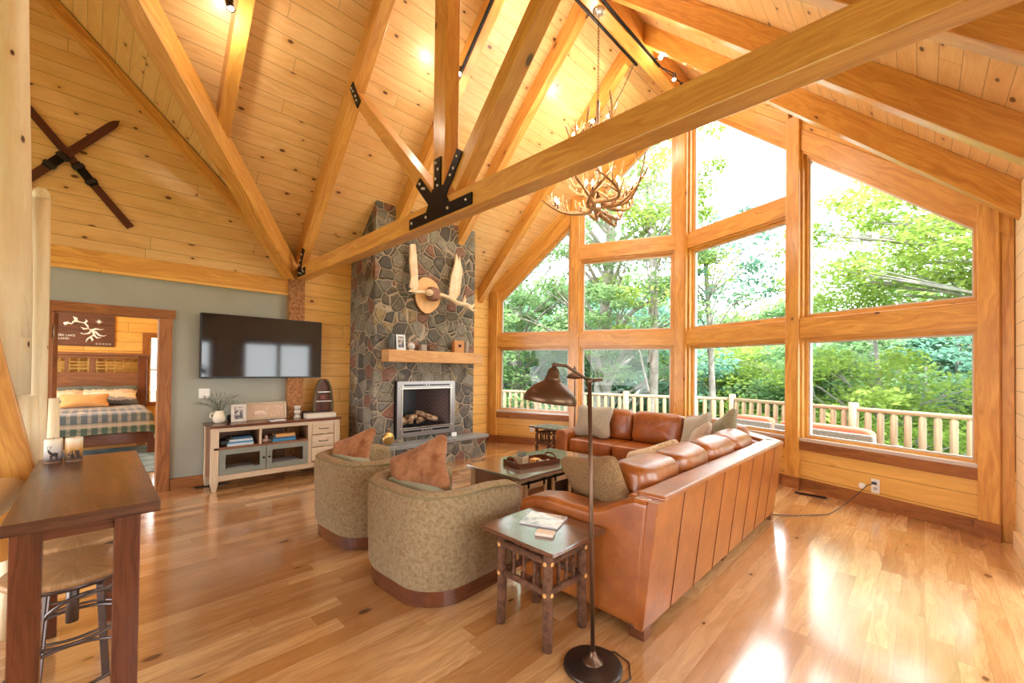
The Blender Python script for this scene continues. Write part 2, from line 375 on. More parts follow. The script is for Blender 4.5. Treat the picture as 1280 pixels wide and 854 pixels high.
# main roof slopes: thick boarded ceiling
def roof(name, side):
    mb = MB(); e = X0-.45 if side < 0 else X1+.95  # right eave lengthened out of view to keep sun off the floor
    vy = lambda x: 1.9-.153-(x-X0)
    zf = ceil_z
    if side < 0:
        pts = [(X0, vy(X0)), (X0-.45, vy(X0)+.45), (e, YC+.20), (XC, YA+.26), (XC, vy(XC))]
    else:
        pts = [(XC, -4.9), (XC, YA+.26), (e, YC+.20), (e, -4.9)]
    P = [(x, y, zf(x)) for x, y in pts]
    k = math.sqrt(1+TP*TP)
    mb.prism(P, (0,0,.16), uvf=lambda p: (p.y+30, abs(p.x-XC)*k+10)); return S(name, mb, 'ceil')
roof('ceiling', -1); roof('ceiling', 1)
# cross gable ceiling (slope facing the valley)
mb = MB(); zt = lambda y: 2.9+.98*(1.9-y)
mb.prism([(X0-.2, 1.9-.153+.2, zt(1.9-.153+.2)), (X0-.2, -1.64, zt(-1.64)), (XC+.0, -1.64, zt(-1.64))], (0,0,.16), uvf=lambda p: (p.x+30, p.y*1.4+10))
S('ceiling', mb, 'ceil')
mb = MB(); mb.prism([(X0-.2, -1.64, zt(-1.64)), (XC, -1.64, zt(-1.64)), (X0-.2, -5.05, zt(-1.64)-.98*3.41)], (0,0,.16), uvf=lambda p: (p.x+30, p.y*1.4+30)); S('ceiling', mb, 'ceil')
mb = MB(); mb.prism([(XC, -1.64, ceil_z(XC)), (XC, -4.9, ceil_z(XC)), (X0, -4.9, ceil_z(X0))], (0,0,.16), uvf=lambda p: (p.y+30, abs(p.x-XC)*1.4+10)); S('ceiling', mb, 'ceil')
# left wall: painted part with door opening
mb = MB(); xw = X0-.15
mb.box(xw, X0, -4.9, -.345, 0, 2.44); mb.box(xw, X0, -.345, .565, 2.03, 2.44); mb.box(xw, X0, .565, 1.9, 0, 2.44)
S('wall_left', mb, 'paint')
mb = MB(); mb.prism([(X0, 1.96, 0), (X0, YC+.08, 0), (X0, YC+.08, 3.06), (X0, 1.96, 3.06)], (-.15,0,0), uvf=lambda p: (p.y+13, p.z+.02)); S('wall_left', mb, 'log')
# gable wall boards above
mb = MB(); mb.prism([(X0, -4.9, 2.62), (X0, 1.95, 2.62), (X0, 1.95, 2.9), (X0, -1.64, 6.42), (X0, -4.9, 3.2)], (-.15,0,0), uvf=lambda p: (p.y+7, p.z)); S('wall_left', mb, 'ceil')
mb = MB(); mb.box(X0, X0+.035, -2.2, 1.86, 2.44, 2.645); S('trim_1', mb, 'beam', bevel=.004)
mb = MB(); mb.box(X0, X0+.045, -2.2, 1.86, 2.425, 2.455); S('trim_2', mb, 'log')
mb = MB(); mb.bar((X0+.05, 1.93, 2.78), (X0+.05, -1.6, 6.25), .10, .19, up=(1,0,0)); o = S('trim_3', mb, 'beam')
# rustic post of the left wall
mb = MB(); mb.box(X0-.02, X0+.10, 1.86, 2.06, 0, 2.66); tag(mb.build('timber_post', 'rough', bevel=.006), 'rough sawn brown timber post behind the television', 'post')
# right wall
mb = MB(); 
def wr_(y0, y1, z0, z1): mb.prism([(X1, y0, z0), (X1, y1, z0), (X1, y1, z1), (X1, y0, z1)], (.15,0,0), uvf=lambda p: (p.y+9, p.z+.02))
wr_(-4.9, .3, 0, 3.06); wr_(.3, 2.1, 0, .6); wr_(.3, 2.1, 2.1, 3.06); wr_(2.1, 2.8, 0, 3.06); wr_(2.8, 4.5, 2.1, 3.06); wr_(4.5, YC+.05, 0, 3.06)
wr = S('wall_right', mb, M['peel'] if False else wood('pale_log_siding', (.90,.70,.44), (.86,.62,.34), (.74,.47,.22), plank=(.19, 4.1), knots=.12, rough=.5, grain=.6, seam=.007, bump=.4))
mb = MB()
def wb(pts): mb.prism([(x, -4.9, z) for x, z in pts], (0,-.15,0), uvf=lambda p: (p.x+30, p.z+.02))
wb([(X0, 2.6), (X1, 2.6), (X1, ceil_z(X1)), (XC, ceil_z(XC)), (X0, ceil_z(X0))]); wb([(X0, 0), (X0+.6, 0), (X0+.6, 2.6), (X0, 2.6)]); wb([(X1-.6, 0), (X1, 0), (X1, 2.6), (X1-.6, 2.6)])
S('wall_back', mb, 'log')  # unseen wall put in to darken the upper beams, open below for fill
# baseboards
mb = MB(); mb.box(X0, X0+.03, .645, 1.86, 0, .125); S('baseboard_left', mb, 'rust', bevel=.004)
mb = MB(); mb.box(X0, X0+.03, 2.06, 2.74, 0, .14); mb.box(X0, X0+.03, 4.6, YC, 0, .14); S('baseboard_left', mb, 'rust', bevel=.004)
mb = MB(); mb.box(X1-.03, X1, 4.62, YC-.12, 0, .14); mb.box(X1-.03, X1, -4.9, 2.68, 0, .14); S('baseboard_right', mb, wood('pale_trim', (.86,.64,.38), (.78,.52,.26), (.6,.36,.15), rough=.5), bevel=.004)
for side in 'LR':
    mb = MB(); pbox(mb, side, .05, 3.43, 0, .14, -.03, 0); S('baseboard_front', mb, 'rust', bevel=.004)
    w = MB()
    P = [PW(side, 0, 0), PW(side, PL, 0), PW(side, PL, .61), PW(side, 0, .61)]
    ax = (P[1]-P[0]).normalized()
    w.prism(P, PW(side, 0, 0, .16)-PW(side, 0, 0), uvf=lambda p, a=P[0], ax=ax: ((p-a).dot(ax)+4.1, p.z+.03)); S('wall_front', w, 'log')
    mb = MB(); pbox(mb, side, 1.88 if side == 'R' else 1.94, 3.43, .49, .60, -.035, .0); S('trim_4', mb, 'rust', bevel=.005)
    mb = MB(); pbox(mb, side, .1, 1.71 if side == 'R' else 1.78, .49, .60, -.035, .0); S('trim_4', mb, 'rust', bevel=.005)
    a, b = (1.705, 1.872) if side == 'R' else (1.772, 1.94)
    ztop = lambda s: 5.96-.913*s
    # posts
    mb = MB(); pbox(mb, side, a, b, 0, ztop(b)+.46, -.05, .16); S('trim_5', mb, 'beam', bevel=.006)
    mb = MB(); pbox(mb, side, 3.428, 3.565, 0, ztop(3.56)+.28, -.045, .16); S('trim_5', mb, 'beam', bevel=.006)
    mb = MB(); pbox(mb, side, 3.565, 3.64, 0, ztop(3.6)+.28, -.005, .16); S('trim_5', mb, 'beam', bevel=.006)
    for (q0, q1) in ((a-.02, b+.02), (3.41, 3.58)):
        mb = MB(); pbox(mb, side, q0, q1, 0, .145, -.065, -.045); S('baseboard_front', mb, 'rust', bevel=.004)
    # rails between the panes
    for (s0, s1, z0, z1) in ((b, 3.428, 1.885, 2.115), (.06, a, 1.885, 2.115), (.06, a, 3.47, 3.71)):
        mb = MB(); pbox(mb, side, s0, s1, z0, z1, -.03, .16); S('trim_6', mb, 'beam', bevel=.006)
    # raking header
    for (s0, s1) in ((.0, a), (b, 3.62)):
        mb = MB(); mb.hexa([PW(side, s1 if i & 1 else s0, (ztop(s1 if i & 1 else s0)+(.27 if i & 4 else 0)), .16 if i & 2 else -.02) for i in range(8)]); S('trim_7', mb, 'beam', bevel=.006)
        mb = MB(); mb.hexa([PW(side, s1 if i & 1 else s0, (ztop(s1 if i & 1 else s0)+(.50 if i & 4 else .27)), .16 if i & 2 else .0) for i in range(8)]); S('trim_8', mb, 'log')
# centre post
mb = MB(); zc = 6.0
poly = [PW('L', .145, 0, -.05), PW('L', 0, 0, -.055), PW('R', .09, 0, -.05), PW('R', .09, 0, .16), PW('R', 0, 0, .16), PW('L', .145, 0, .16)]
mb.prism(poly, (0,0,zc), uvf=lambda p: (p.z, p.x)); 
mb2 = MB(); b_ = len(mb2.v)
n_ = len(poly); mb2.v += poly + [p+V((0,0,zc)) for p in poly]; acc = 0
for i in range(n_):
    j = (i+1) % n_; l = (poly[j]-poly[i]).length; mb2.face([i, j, n_+j, n_+i], [(0, acc), (0, acc+l), (zc, acc+l), (zc, acc)]); acc += l
S('trim_5', mb2, 'beam')
# windows
def inset(poly, w):
    n = len(poly); out = []
    A = sum(poly[i][0]*poly[(i+1) % n][1]-poly[(i+1) % n][0]*poly[i][1] for i in range(n)); sg = 1 if A > 0 else -1
    for i in range(n):
        p0, p1, p2 = V(poly[i-1]), V(poly[i]), V(poly[(i+1) % n])
        d1 = (p1-p0).normalized(); d2 = (p2-p1).normalized()
        n1 = V((-d1.y, d1.x))*sg; n2 = V((-d2.y, d2.x))*sg
        k = (n1+n2); k = k/(1+n1.dot(n2)); out.append(tuple(p1+k*w))
    return out
def ring(mb, side, poly, w, o0, o1):
    inn = inset(poly, w); n = len(poly)
    for i in range(n):
        j = (i+1) % n
        A, B, C_, D = poly[i], poly[j], inn[j], inn[i]
        # order for hexa: bit0 along, bit1 inward, bit2 depth
        pts = []
        for k in range(8):
            p = (B if k & 1 else A) if not k & 2 else (C_ if k & 1 else D)
            pts.append(PW(side, p[0], p[1], o1 if k & 4 else o0))
        mb.hexa(pts)
    return inn
wi = 1
for side in 'LR':
    a, b = (1.705, 1.872) if side == 'R' else (1.772, 1.94)
    cs_ = .10 if side == 'R' else .15
    zt_ = lambda s: 5.96-.913*s
    polys = [[(b, .61), (3.428, .61), (3.428, 1.885), (b, 1.885)], [(cs_, .61), (a, .61), (a, 1.885), (cs_, 1.885)],
             [(b, 2.115), (3.428, 2.115), (3.428, zt_(3.428)), (b, zt_(b))], [(cs_, 2.115), (a, 2.115), (a, 3.47), (cs_, 3.47)],
             [(cs_, 3.71), (a, 3.71), (a, zt_(a)), (cs_, zt_(cs_))]]
    for p in polys:
        e = empty('window_%d' % wi, tuple(PW(side, p[0][0], p[0][1], .1)), kind='structure'); e.name = 'window_%d' % wi
        inv = V(e.location)
        def fin(mb, nm, m, **k):
            mb.v = [x-inv for x in mb.v]; o = mb.build(nm, m, e, **k); return o
        mb = MB(); i1 = ring(mb, side, p, .022, .0, .16); fin(mb, 'window_frame', 'beam')
        mb = MB(); i2 = ring(mb, side, i1, .03, .055, .13); fin(mb, 'window_stop', 'beam')
        mb = MB(); i3 = ring(mb, side, i2, .018, .075, .12); fin(mb, 'window_sash', 'sash')
        mb = MB(); mb.prism([PW(side, s, z, .098) for s, z in i3], PW(side, 0, 0, .006)-PW(side, 0, 0)); fin(mb, 'window_pane', 'glass')
        wi += 1
# metal ledge under the lower panes
for side in 'LR':
    a, b = (1.705, 1.872) if side == 'R' else (1.772, 1.94)
    for s0, s1 in ((b, 3.428), (.1, a)):
        mb = MB(); pbox(mb, side, s0, s1, .60, .635, -.02, .06); S('trim_9', mb, 'sash')
# door opening of the bedroom
e = empty('door_1', (X0, .11, 0), kind='structure')
mb = MB()
mb.box(0, .035, .41, .53, 0, 1.985); mb.box(0, .035, -.55, -.41, 0, 1.985); mb.build('door_casing', 'rust', e, bevel=.005)
mb = MB(); mb.box(0, .045, -.58, .555, 1.985, 2.085); mb.build('door_header', 'rust', e, bevel=.005)
mb = MB(); mb.box(-.17, .0, .41, .455, 0, 2.03); mb.box(-.17, .0, -.455, -.41, 0, 2.03); mb.box(-.17, 0, -.41, .41, 1.985, 2.03); mb.build('door_jamb', 'rust', e)
d = MB(); d.hexa([((-.18 if i & 1 else -.98), (-.41 if i & 1 else -.60)+(.035 if i & 2 else 0), 1.98 if i & 4 else .01) for i in range(8)]); dd = d.build('door_leaf', 'rust', e)
for z in (1.72, .9, .25):
    h = MB(); h.box(-.18, -.02, -.41, -.402, z, z+.10); h.tube([(-.0, -.40, z-.01), (-.0, -.40, z+.11)], .008); h.build('hinge', 'nickel', e)

for nm, y0, y1, z0 in (('door_2', 2.8, 4.5, .0), ('window_12', .3, 2.1, .6)):
    e = empty(nm, (X1, (y0+y1)/2, z0), kind='structure'); h_, w_ = 2.1-z0, (y1-y0)/2
    mb = MB(); mb.box(-.02, .0, -w_-.1, -w_, 0, h_+.1); mb.box(-.02, .0, w_, w_+.1, 0, h_+.1); mb.box(-.02, .0, -w_, w_, h_, h_+.1); mb.build(nm[:-2].rstrip('_')+'_casing', 'beam', e)
    mb = MB()
    for a in (-w_, -.05, w_-.05): mb.box(.05, .10, a, a+(.05 if a != -.05 else .1), 0, h_)
    mb.box(.05, .10, -w_+.05, w_-.05, 0, .07); mb.box(.05, .10, -w_+.05, w_-.05, h_-.06, h_); mb.build('sash', 'white', e)
    mb = MB(); mb.box(.072, .078, -w_+.05, -.05, .07, h_-.06); mb.build('pane', 'glass', e); mb = MB(); mb.box(.072, .078, .05, w_-.05, .07, h_-.06); mb.build('pane', 'glass', e)
# ------------------------------------------------------------------ bedroom beyond
BX = -11.2
mb = MB(); mb.box(BX, X0-.15, -3.2, 1.35, -.02, 0); S('floor', mb, M['oakf'])
mb = MB(); mb.prism([(BX, -3.2, 0), (BX, 1.35, 0), (BX, 1.35, 3.0), (BX, -3.2, 3.0)], (-.15,0,0), uvf=lambda p: (p.y+3, p.z)); 
mb = MB()
def wl(y0, y1, z0, z1): mb.prism([(BX, y0, z0), (BX, y1, z0), (BX, y1, z1), (BX, y0, z1)], (-.15,0,0), uvf=lambda p: (p.y+3, p.z))
wl(-3.2, .80, 0, 3.0); wl(1.25, 1.5, 0, 3.0); wl(.80, 1.25, 0, .70); wl(.80, 1.25, 2.0, 3.0); S('wall_back', mb, 'log')
mb = MB(); mb.prism([(BX, 1.35, 0), (X0-.15, 1.35, 0), (X0-.15, 1.35, 3.0), (BX, 1.35, 3.0)], (0,.12,0), uvf=lambda p: (p.x+30, p.z)); S('wall_back', mb, 'log')
e = empty('window_11', (BX, .80, .70), kind='structure')
mb = MB(); mb.box(0, .03, -.11, 0, -.09, 1.40); mb.box(0, .03, .45, .54, -.09, 1.40); mb.box(0, .03, 0, .45, -.09, 0); mb.box(0, .035, -.11, .54, 1.30, 1.40); mb.build('window_frame', 'rust', e)
mb = MB(); mb.box(-.06, -.03, 0, .03, 0, 1.3); mb.box(-.06, -.03, .42, .45, 0, 1.3); mb.box(-.06, -.03, .03, .42, .63, .67); mb.build('window_sash', 'white', e)
mb = MB(); mb.box(-.07, -.065, 0, .45, 0, 1.3); mb.build('window_pane', 'glass', e)
mb = MB()
for i in range(22): mb.box(-.03, -.012, .03, .42, .68+i*.028, .692+i*.028)
mb.build('window_blind', 'white', e)
S('ceiling', MB().box(BX-.15, X0-.15, -3.2, 1.5, 3.0, 3.1), 'ceil')

# ================================================================== TIMBERS
YT0, YT1 = 1.95, 2.085
def rafter_pts(side, z0):
    xo = X0 if side < 0 else X1
    return lambda x, dz: (x, z0 + dz - TP*abs(x-XC))
def rafter_mesh(side, y0, y1, zb=6.07, zt_=6.37, xa=None, xb=None):
    xo = (X0 if side < 0 else X1) if xb is None else xb
    xi = XC + side*.085 if xa is None else xa
    P = []
    for i in range(8):
        x = xo if i & 1 else xi; y = y1 if i & 2 else y0; z = (zt_ if i & 4 else zb) - TP*abs(x-XC)
        P.append((x, y, z))
    return MB().hexa(P)
names_y = [(5.30, 5.42, 'nearest the window wall'), (4.20, 4.32, 'second from the window wall'), (3.06, 3.18, 'third from the window wall')]
for side, sn in ((-1, 'left'), (1, 'right')):
    for y0, y1, pos in names_y:
        tag(rafter_mesh(side, y0, y1).build('rafter', 'beam', bevel=.005), 'orange fir rafter on the %s roof slope, %s' % (sn, pos), 'beam', 'exposed rafters of the main roof')
tag(rafter_mesh(-1, .84, .96, xb=-5.13).build('rafter', 'beam', bevel=.005), 'short rafter dying into the valley beam at upper left', 'beam', 'exposed rafters of the main roof')
tag(rafter_mesh(1, .84, .96).build('rafter', 'beam', bevel=.005), 'right slope rafter on the camera side of the truss', 'beam', 'exposed rafters of the main roof')
mb = MB(); mb.box(XC-.08, XC+.08, -4.9, YA+.1, 5.87, 6.30); tag(mb.build('ridge_beam', 'beam', bevel=.006), 'long pale timber ridge beam along the roof peak', 'beam')
# truss
T = empty('timber_truss', (XC, (YT0+YT1)/2, 2.65), label='big fir truss spanning the room with king post and black plates', cat='truss')
def TR(mb): mb.v = [p - V(T.location) for p in mb.v]; return mb
TR(MB().box(X0+.02, X1, YT0, YT1, 2.65, 2.825)).__class__
mb = MB(); mb.box(X0+.08, X1, YT0, YT1, 2.65, 2.82); TR(mb).build('tie_beam', 'beam', T, bevel=.008)
mb = MB(); mb.box(XC-.085+.03, XC+.085+.03, YT0, YT1, 2.82, 6.0); TR(mb).build('king_post', 'beam', T, bevel=.006)
for side in (-1, 1): TR(rafter_mesh(side, YT0, YT1, 6.07, 6.37)).build('principal_rafter', 'beam', T, bevel=.006)
yt = (YT0+YT1)/2
mb = MB(); mb.bar((-4.42, yt, 4.42), (-2.90, yt, 2.87), YT1-YT0, .12); TR(mb).build('strut', 'beam', T, bevel=.006)
mb = MB(); mb.bar((-1.20, yt, 4.42), (-2.62, yt, 2.87), YT1-YT0, .12); TR(mb).build('strut', 'beam', T, bevel=.006)
def plate(pieces, bolts):
    y = YT0-.012
    m = MB()
    for i_, pts in enumerate(pieces): m.prism([(x, y-.0006*i_, z) for x, z in pts], (0, .010, 0))
    p = TR(m).build('gusset_plate', 'iron', T, bevel=.002)
    for x, z in bolts:
        b = MB(); R = rotm('X', PI/2); b.lathe([(.013, 0), (.013, .008), (.008, .013), (0, .014)], (x, y, z), 8, R); TR(b).build('bolt', 'steel', p)
def strip(p0, p1, w):
    p0, p1 = V(p0), V(p1); d = (p1-p0).normalized(); n = V((-d.y, d.x))*w/2
    return [tuple(p0+n), tuple(p1+n), tuple(p1-n), tuple(p0-n)]
gx = XC+.03
plate([[(-3.22, 2.665), (-2.36, 2.665), (-2.36, 2.755), (-3.22, 2.755)], [(gx-.16, 2.75), (gx+.16, 2.75), (gx+.07, 2.92), (gx-.07, 2.92)],
       strip((gx, 2.76), (gx, 3.16), .085), strip((gx-.05, 2.79), (gx-.29, 3.05), .085), strip((gx+.05, 2.79), (gx+.29, 3.12), .085)],
      [(-3.17, 2.71), (-2.95, 2.71), (-2.65, 2.71), (-2.42, 2.71), (gx-.015, 3.12), (gx+.015, 3.06), (gx-.015, 2.99), (gx+.01, 2.93), (gx-.25, 3.02), (gx-.21, 2.97), (gx-.18, 2.96), (gx+.26, 3.08), (gx+.22, 3.0), (gx+.18, 2.96)])
plate([strip((-4.46, 4.55), (-4.27, 4.25), .09)], [(-4.44, 4.50), (-4.40, 4.45), (-4.34, 4.37), (-4.31, 4.31)])
plate([[(-6.06, 2.67), (-5.80, 2.67), (-5.80, 2.77), (-6.06, 2.77)], strip((-6.04, 2.72), (-5.86, 3.02), .09)], [(-6.0, 2.72), (-5.93, 2.70), (-5.87, 2.74), (-5.83, 2.71), (-5.98, 2.82), (-5.94, 2.88), (-5.90, 2.95)])
# valley beam
k = 3.4; p0 = V((X0+.05, 1.86, 2.78)); p1 = p0 + V((k, -k, .98*k))
mb = MB(); mb.bar(p0, p1, .17, .24, e0=.08); tag(mb.build('valley_beam', 'beam', bevel=.008), 'diagonal valley beam rising from the wall post to the upper left', 'beam')

# ================================================================== FIREPLACE
CY0, CY1, CX = 2.755, 4.57, -5.45
F = empty('stone_fireplace', (-5.85, 3.66, 0), label='tall field stone fireplace and chimney with slate hearth', cat='fireplace')
def FL(mb): mb.v = [p - V(F.location) for p in mb.v]; return mb
mb = MB()
def zr(x): return ceil_z(x)+.03
fy0_, fy1_, fz0, fz1, fx = 3.16, 4.10, .48, 1.19, -5.46
def quadp(mb, x0, x1, y0, y1, z0, zt0, zt1):
    mb.hexa([(x1 if i & 1 else x0, y1 if i & 2 else y0, (zt1 if i & 1 else zt0) if i & 4 else z0) for i in range(8)])
quadp(mb, X0, CX, CY0, CY1, fz1, zr(X0), zr(CX))
quadp(mb, X0, CX, CY0, fy0_, 0, fz1, fz1); quadp(mb, X0, CX, fy1_, CY1, 0, fz1, fz1); quadp(mb, X0, CX, fy0_, fy1_, 0, fz0, fz0); quadp(mb, X0, -6.05, fy0_, fy1_, fz0, fz1, fz1)
FL(mb).build('chimney', 'stone', F)
mb = MB(); mb.box(CX, -5.20, 2.86, 4.65, 0, .305); FL(mb).build('hearth_base', 'stone', F)
mb = MB(); mb.box(CX-.0, -5.17, 2.83, 4.69, .305, .36); FL(mb).build('hearth_slab', 'slate', F, bevel=.008)
mb = MB(); mb.box(CX-.02, -5.25, 2.87, 4.60, 1.53, 1.705)
o = FL(mb).build('mantel_shelf', 'mantel', F, bevel=.012, seg=3)
# gas insert
G = MB(); xs = CX+.03
for (y0, y1, z0, z1) in ((3.10, 4.16, 1.15, 1.25), (3.10, 4.16, .42, .53), (3.10, 3.19, .53, 1.15), (4.07, 4.16, .53, 1.15)): G.box(CX-.01, xs, y0, y1, z0, z1)
fi = FL(G).build('firebox_frame', 'greyframe', F, bevel=.006)
G = MB()
for (y0, y1, z0, z1) in ((3.15, 4.11, 1.135, 1.148), (3.15, 4.11, .548, .561), (3.185, 3.197, .47, 1.20), (4.063, 4.075, .47, 1.20)): G.box(xs, xs+.012, y0, y1, z0, z1)
FL(G).build('frame_bars', 'trimgold', fi)
G = MB()
for (y0, y1, z0, z1) in ((3.22, 3.56, 1.18, 1.20), (3.70, 4.04, 1.18, 1.20), (3.22, 3.53, .49, .515), (3.73, 4.04, .49, .515)): FL(MB().box(xs, xs+.004, y0, y1, z0, z1)).build('vent_slot', 'iron', fi)
for y in (3.58, 3.63, 3.68): 
    for z in (1.18, .492): FL(MB().box(xs, xs+.006, y-.012, y+.012, z, z+.02)).build('vent_dot', 'iron', fi)
G = MB(); G.box(CX-.02, CX+.05, 3.075, 3.10, .42, 1.26); FL(G).build('firebox_surround', 'iron', F)
G = MB(); G.box(-6.04, -6.02, fy0_, fy1_, fz0, fz1); G.box(-6.02, CX, fy0_, fy0_+.01, fz0, fz1); G.box(-6.02, CX, fy0_, fy1_, fz1-.01, fz1); G.box(-6.02, CX, fy0_, fy1_, fz0, fz0+.02); FL(G).build('firebox_liner', plain('firebox_black', (.02,.02,.024), .35), F)
G = MB(); G.prism([(-6.02, 3.80, fz0), (-5.50, 4.09, fz0), (-5.50, 4.09, fz1), (-6.02, 3.80, fz1)], (0, .01, 0)); FL(G).build('firebox_panel', 'brick', F)
G = MB()
for i in range(18): G.tube([(-5.56, 3.22+i*.046, .50), (-5.56, 3.22+i*.046, .575)], .006, 6)
G.box(-5.57, -5.55, 3.2, 4.05, .57, .585); FL(G).build('fire_grate', 'iron', F)
for a, b, r in (((-5.62, 3.24, .61), (-5.80, 3.52, .66), .05), ((-5.60, 3.50, .62), (-5.75, 3.26, .60), .04), ((-5.63, 3.42, .66), (-5.78, 3.70, .70), .045), ((-5.62, 3.60, .62), (-5.82, 3.84, .64), .045), ((-5.74, 3.60, .74), (-5.58, 3.93, .63), .047)):
    a, b = V(a), V(b); G = MB(); G.tube([a.lerp(b, t) + V((0, 0, .01*math.sin(t*7))) for t in (0, .25, .5, .75, 1)], [r*.9, r, r*1.03, r, r*.85], 10); FL(G).build('fire_log', 'flog', F)

def T_(name, label, cat, loc, rz=0, group=None): return empty(name, loc, rz, label, cat, group)
def one(mb, name, m, label, cat, group=None, **k): return tag(mb.build(name, m, **k), label, cat, group)
MZ = 1.705
# things on the mantel
one(MB().lathe([(.03, 0), (.045, .01), (.042, .14), (.034, .20), (.022, .235), (.024, .245), (0, .245)], (-5.36, 2.975, MZ)), 'bottle', plain('charcoal_glaze', (.10,.10,.09), .3), 'dark cylindrical bottle at the left end of the mantel', 'bottle')
e = T_('picture_frame', 'silver picture frame standing on the stone mantel', 'picture frame', (-5.35, 3.115, MZ), 0)
R = rotm('Y', -.12)
def fr(e, w, h, t, mf, mp, bw):
    def tr(mb): mb.v = [R @ p for p in mb.v]; return mb
    mb = MB(); mb.box(0, t, -w/2, -w/2+bw, 0, h); mb.box(0, t, w/2-bw, w/2, 0, h); mb.box(0, t, -w/2+bw, w/2-bw, 0, bw); mb.box(0, t, -w/2+bw, w/2-bw, h-bw, h); tr(mb).build('frame', mf, e, bevel=.002)
    mb = MB(); mb.box(.0, t*.5, -w/2+bw, w/2-bw, bw, h-bw); tr(mb).build('photograph', mp, e)
    mb = MB(); mb.prism([(0, 0, h*.7), (-h*.3, 0, .001), (0, 0, .001)], (0, .01, 0)); mb.build('easel_back', mf, e)
q = N('old_photograph'); o_ = q.obj(); q.bsdf(q.ramp(q.noise(o_, 22, 4)[0], [(.4, (.06,.06,.08)), (.5, (.30,.22,.18)), (.6, (.65,.60,.55))]), .3); M['photo'] = q.m
fr(e, .15, .225, .018, 'nickel', 'photo', .03)
e = T_('mantel_clock', 'small round white faced clock on the mantel', 'clock', (-5.36, 3.29, MZ))
mb = MB(); mb.lathe([(.055, -.015), (.058, 0), (.055, .02), (.045, .022)], (0, 0, .062), 20, rotm('Y', PI/2)); mb.box(-.02, .02, -.04, .04, 0, .012); mb.build('clock_case', 'whitew', e)
MB().lathe([(.044, .023), (0, .0235)], (0, 0, .062), 20, rotm('Y', PI/2)).build('clock_face', 'paper', e)
mb = MB(); mb.box(.0245, .026, -.002, .002, .062, .092); mb.box(.0245, .026, 0, .022, .060, .064); mb.build('clock_hands', 'iron', e)
mb = MB()
for i in range(60):
    a = i*2.4; t = i/60; r = .075*math.sin(PI*(.15+.8*t)); p = V((-5.36+r*math.cos(a)*.7, 3.66+r*math.sin(a)*1.1, MZ+.02+t*.12)); mb.puff(p, .017, .017, .012, 1, 1, nu=6, nv=4)
mb.puff((-5.36, 3.66, MZ+.055), .04, .06, .055, 1, 1)
one(mb, 'pinecone', mottled('pinecone_brown', (.20,.11,.06), (.34,.22,.15), 40, .8, .5), 'knobbly brown pinecone in the middle of the mantel', 'ornament')
one(MB().box(-5.42, -5.33, 3.45, 3.55, MZ, MZ+.10), 'stone_block', mottled('pale_block', (.42,.36,.30), (.30,.26,.22), 12), 'square grey stone ornament beside the clock', 'ornament', bevel=.01)
e = T_('wooden_block_candle_holder', 'orange wooden block ornament on the right of the mantel', 'ornament', (-5.36, 4.16, MZ))
mb = MB(); mb.box(-.04, .04, -.10, .10, 0, .195); mb.build('block', plain('orange_wood', (.55,.24,.07), .5), e, bevel=.006)
mb = MB(); mb.box(.04, .045, -.02, .03, .09, .13); mb.build('emblem', 'iron', e)
one(MB().lathe([(.034, 0), (.036, .01), (.034, .18), (.030, .19), (0, .19)], (-5.36, 4.335, MZ)), 'pillar_candle', plain('grey_candle', (.36,.32,.27), .6), 'grey pillar candle at the right end of the mantel', 'candle')
one(MB().prism([(-5.36, 4.06, .36), (-5.36, 4.16, .36), (-5.375, 4.16, .42), (-5.375, 4.06, .42)], (-.004, 0, 0)), 'note_card', 'paper', 'small white folded card on the slate hearth', 'card')
e = T_('brass_canteen', 'round brass flask on the hearth corner beside the stonework', 'ornament', (-5.32, 2.93, .36))
mb = MB(); mb.lathe([(0, -.022), (.06, -.022), (.085, -.01), (.09, 0), (.085, .01), (.06, .022), (0, .022)], (0, 0, .092), 24, rotm('Y', PI/2)); mb.build('flask_body', 'brass', e)
mb = MB(); mb.lathe([(.012, 0), (.012, .04), (.018, .042), (.018, .06), (0, .062)], (0, 0, .178), 12); mb.build('stopper', 'brass', e)
# moose antler mount
e = T_('antler_mount', 'bleached moose antlers mounted on a bark edged wood slice', 'antlers', (CX, 3.60, 2.57))
def blob(n, ry, rz_, amp, seed=0, th=.04, x=0.):
    rnd = random.Random(seed); pts = []
    ph = [rnd.random()*6 for _ in range(4)]
    for i in range(n):
        a = 2*PI*i/n; r = 1+amp*(math.sin(3*a+ph[0])+.6*math.sin(5*a+ph[1])); pts.append((x, ry*r*math.cos(a), rz_*r*math.sin(a)))
    return pts
MB().prism(blob(36, .225, .275, .03, 3), (.05, 0, 0), smooth=True).build('wood_slice', 'slabw', e)
MB().prism(blob(36, .235, .285, .03, 3), (.042, 0, 0), smooth=True).build('bark_edge', 'bark', e)
MB().puff((.10, .05, .02), .08, .12, .11, .8, .8, amp=.01).build('skull_cap', mottled('brown_hide', (.20,.08,.05), (.28,.13,.08), 20), e)
MB().puff((.16, -.06, .02), .05, .07, .05, .9, .9).build('skull_bone', 'moose', e)
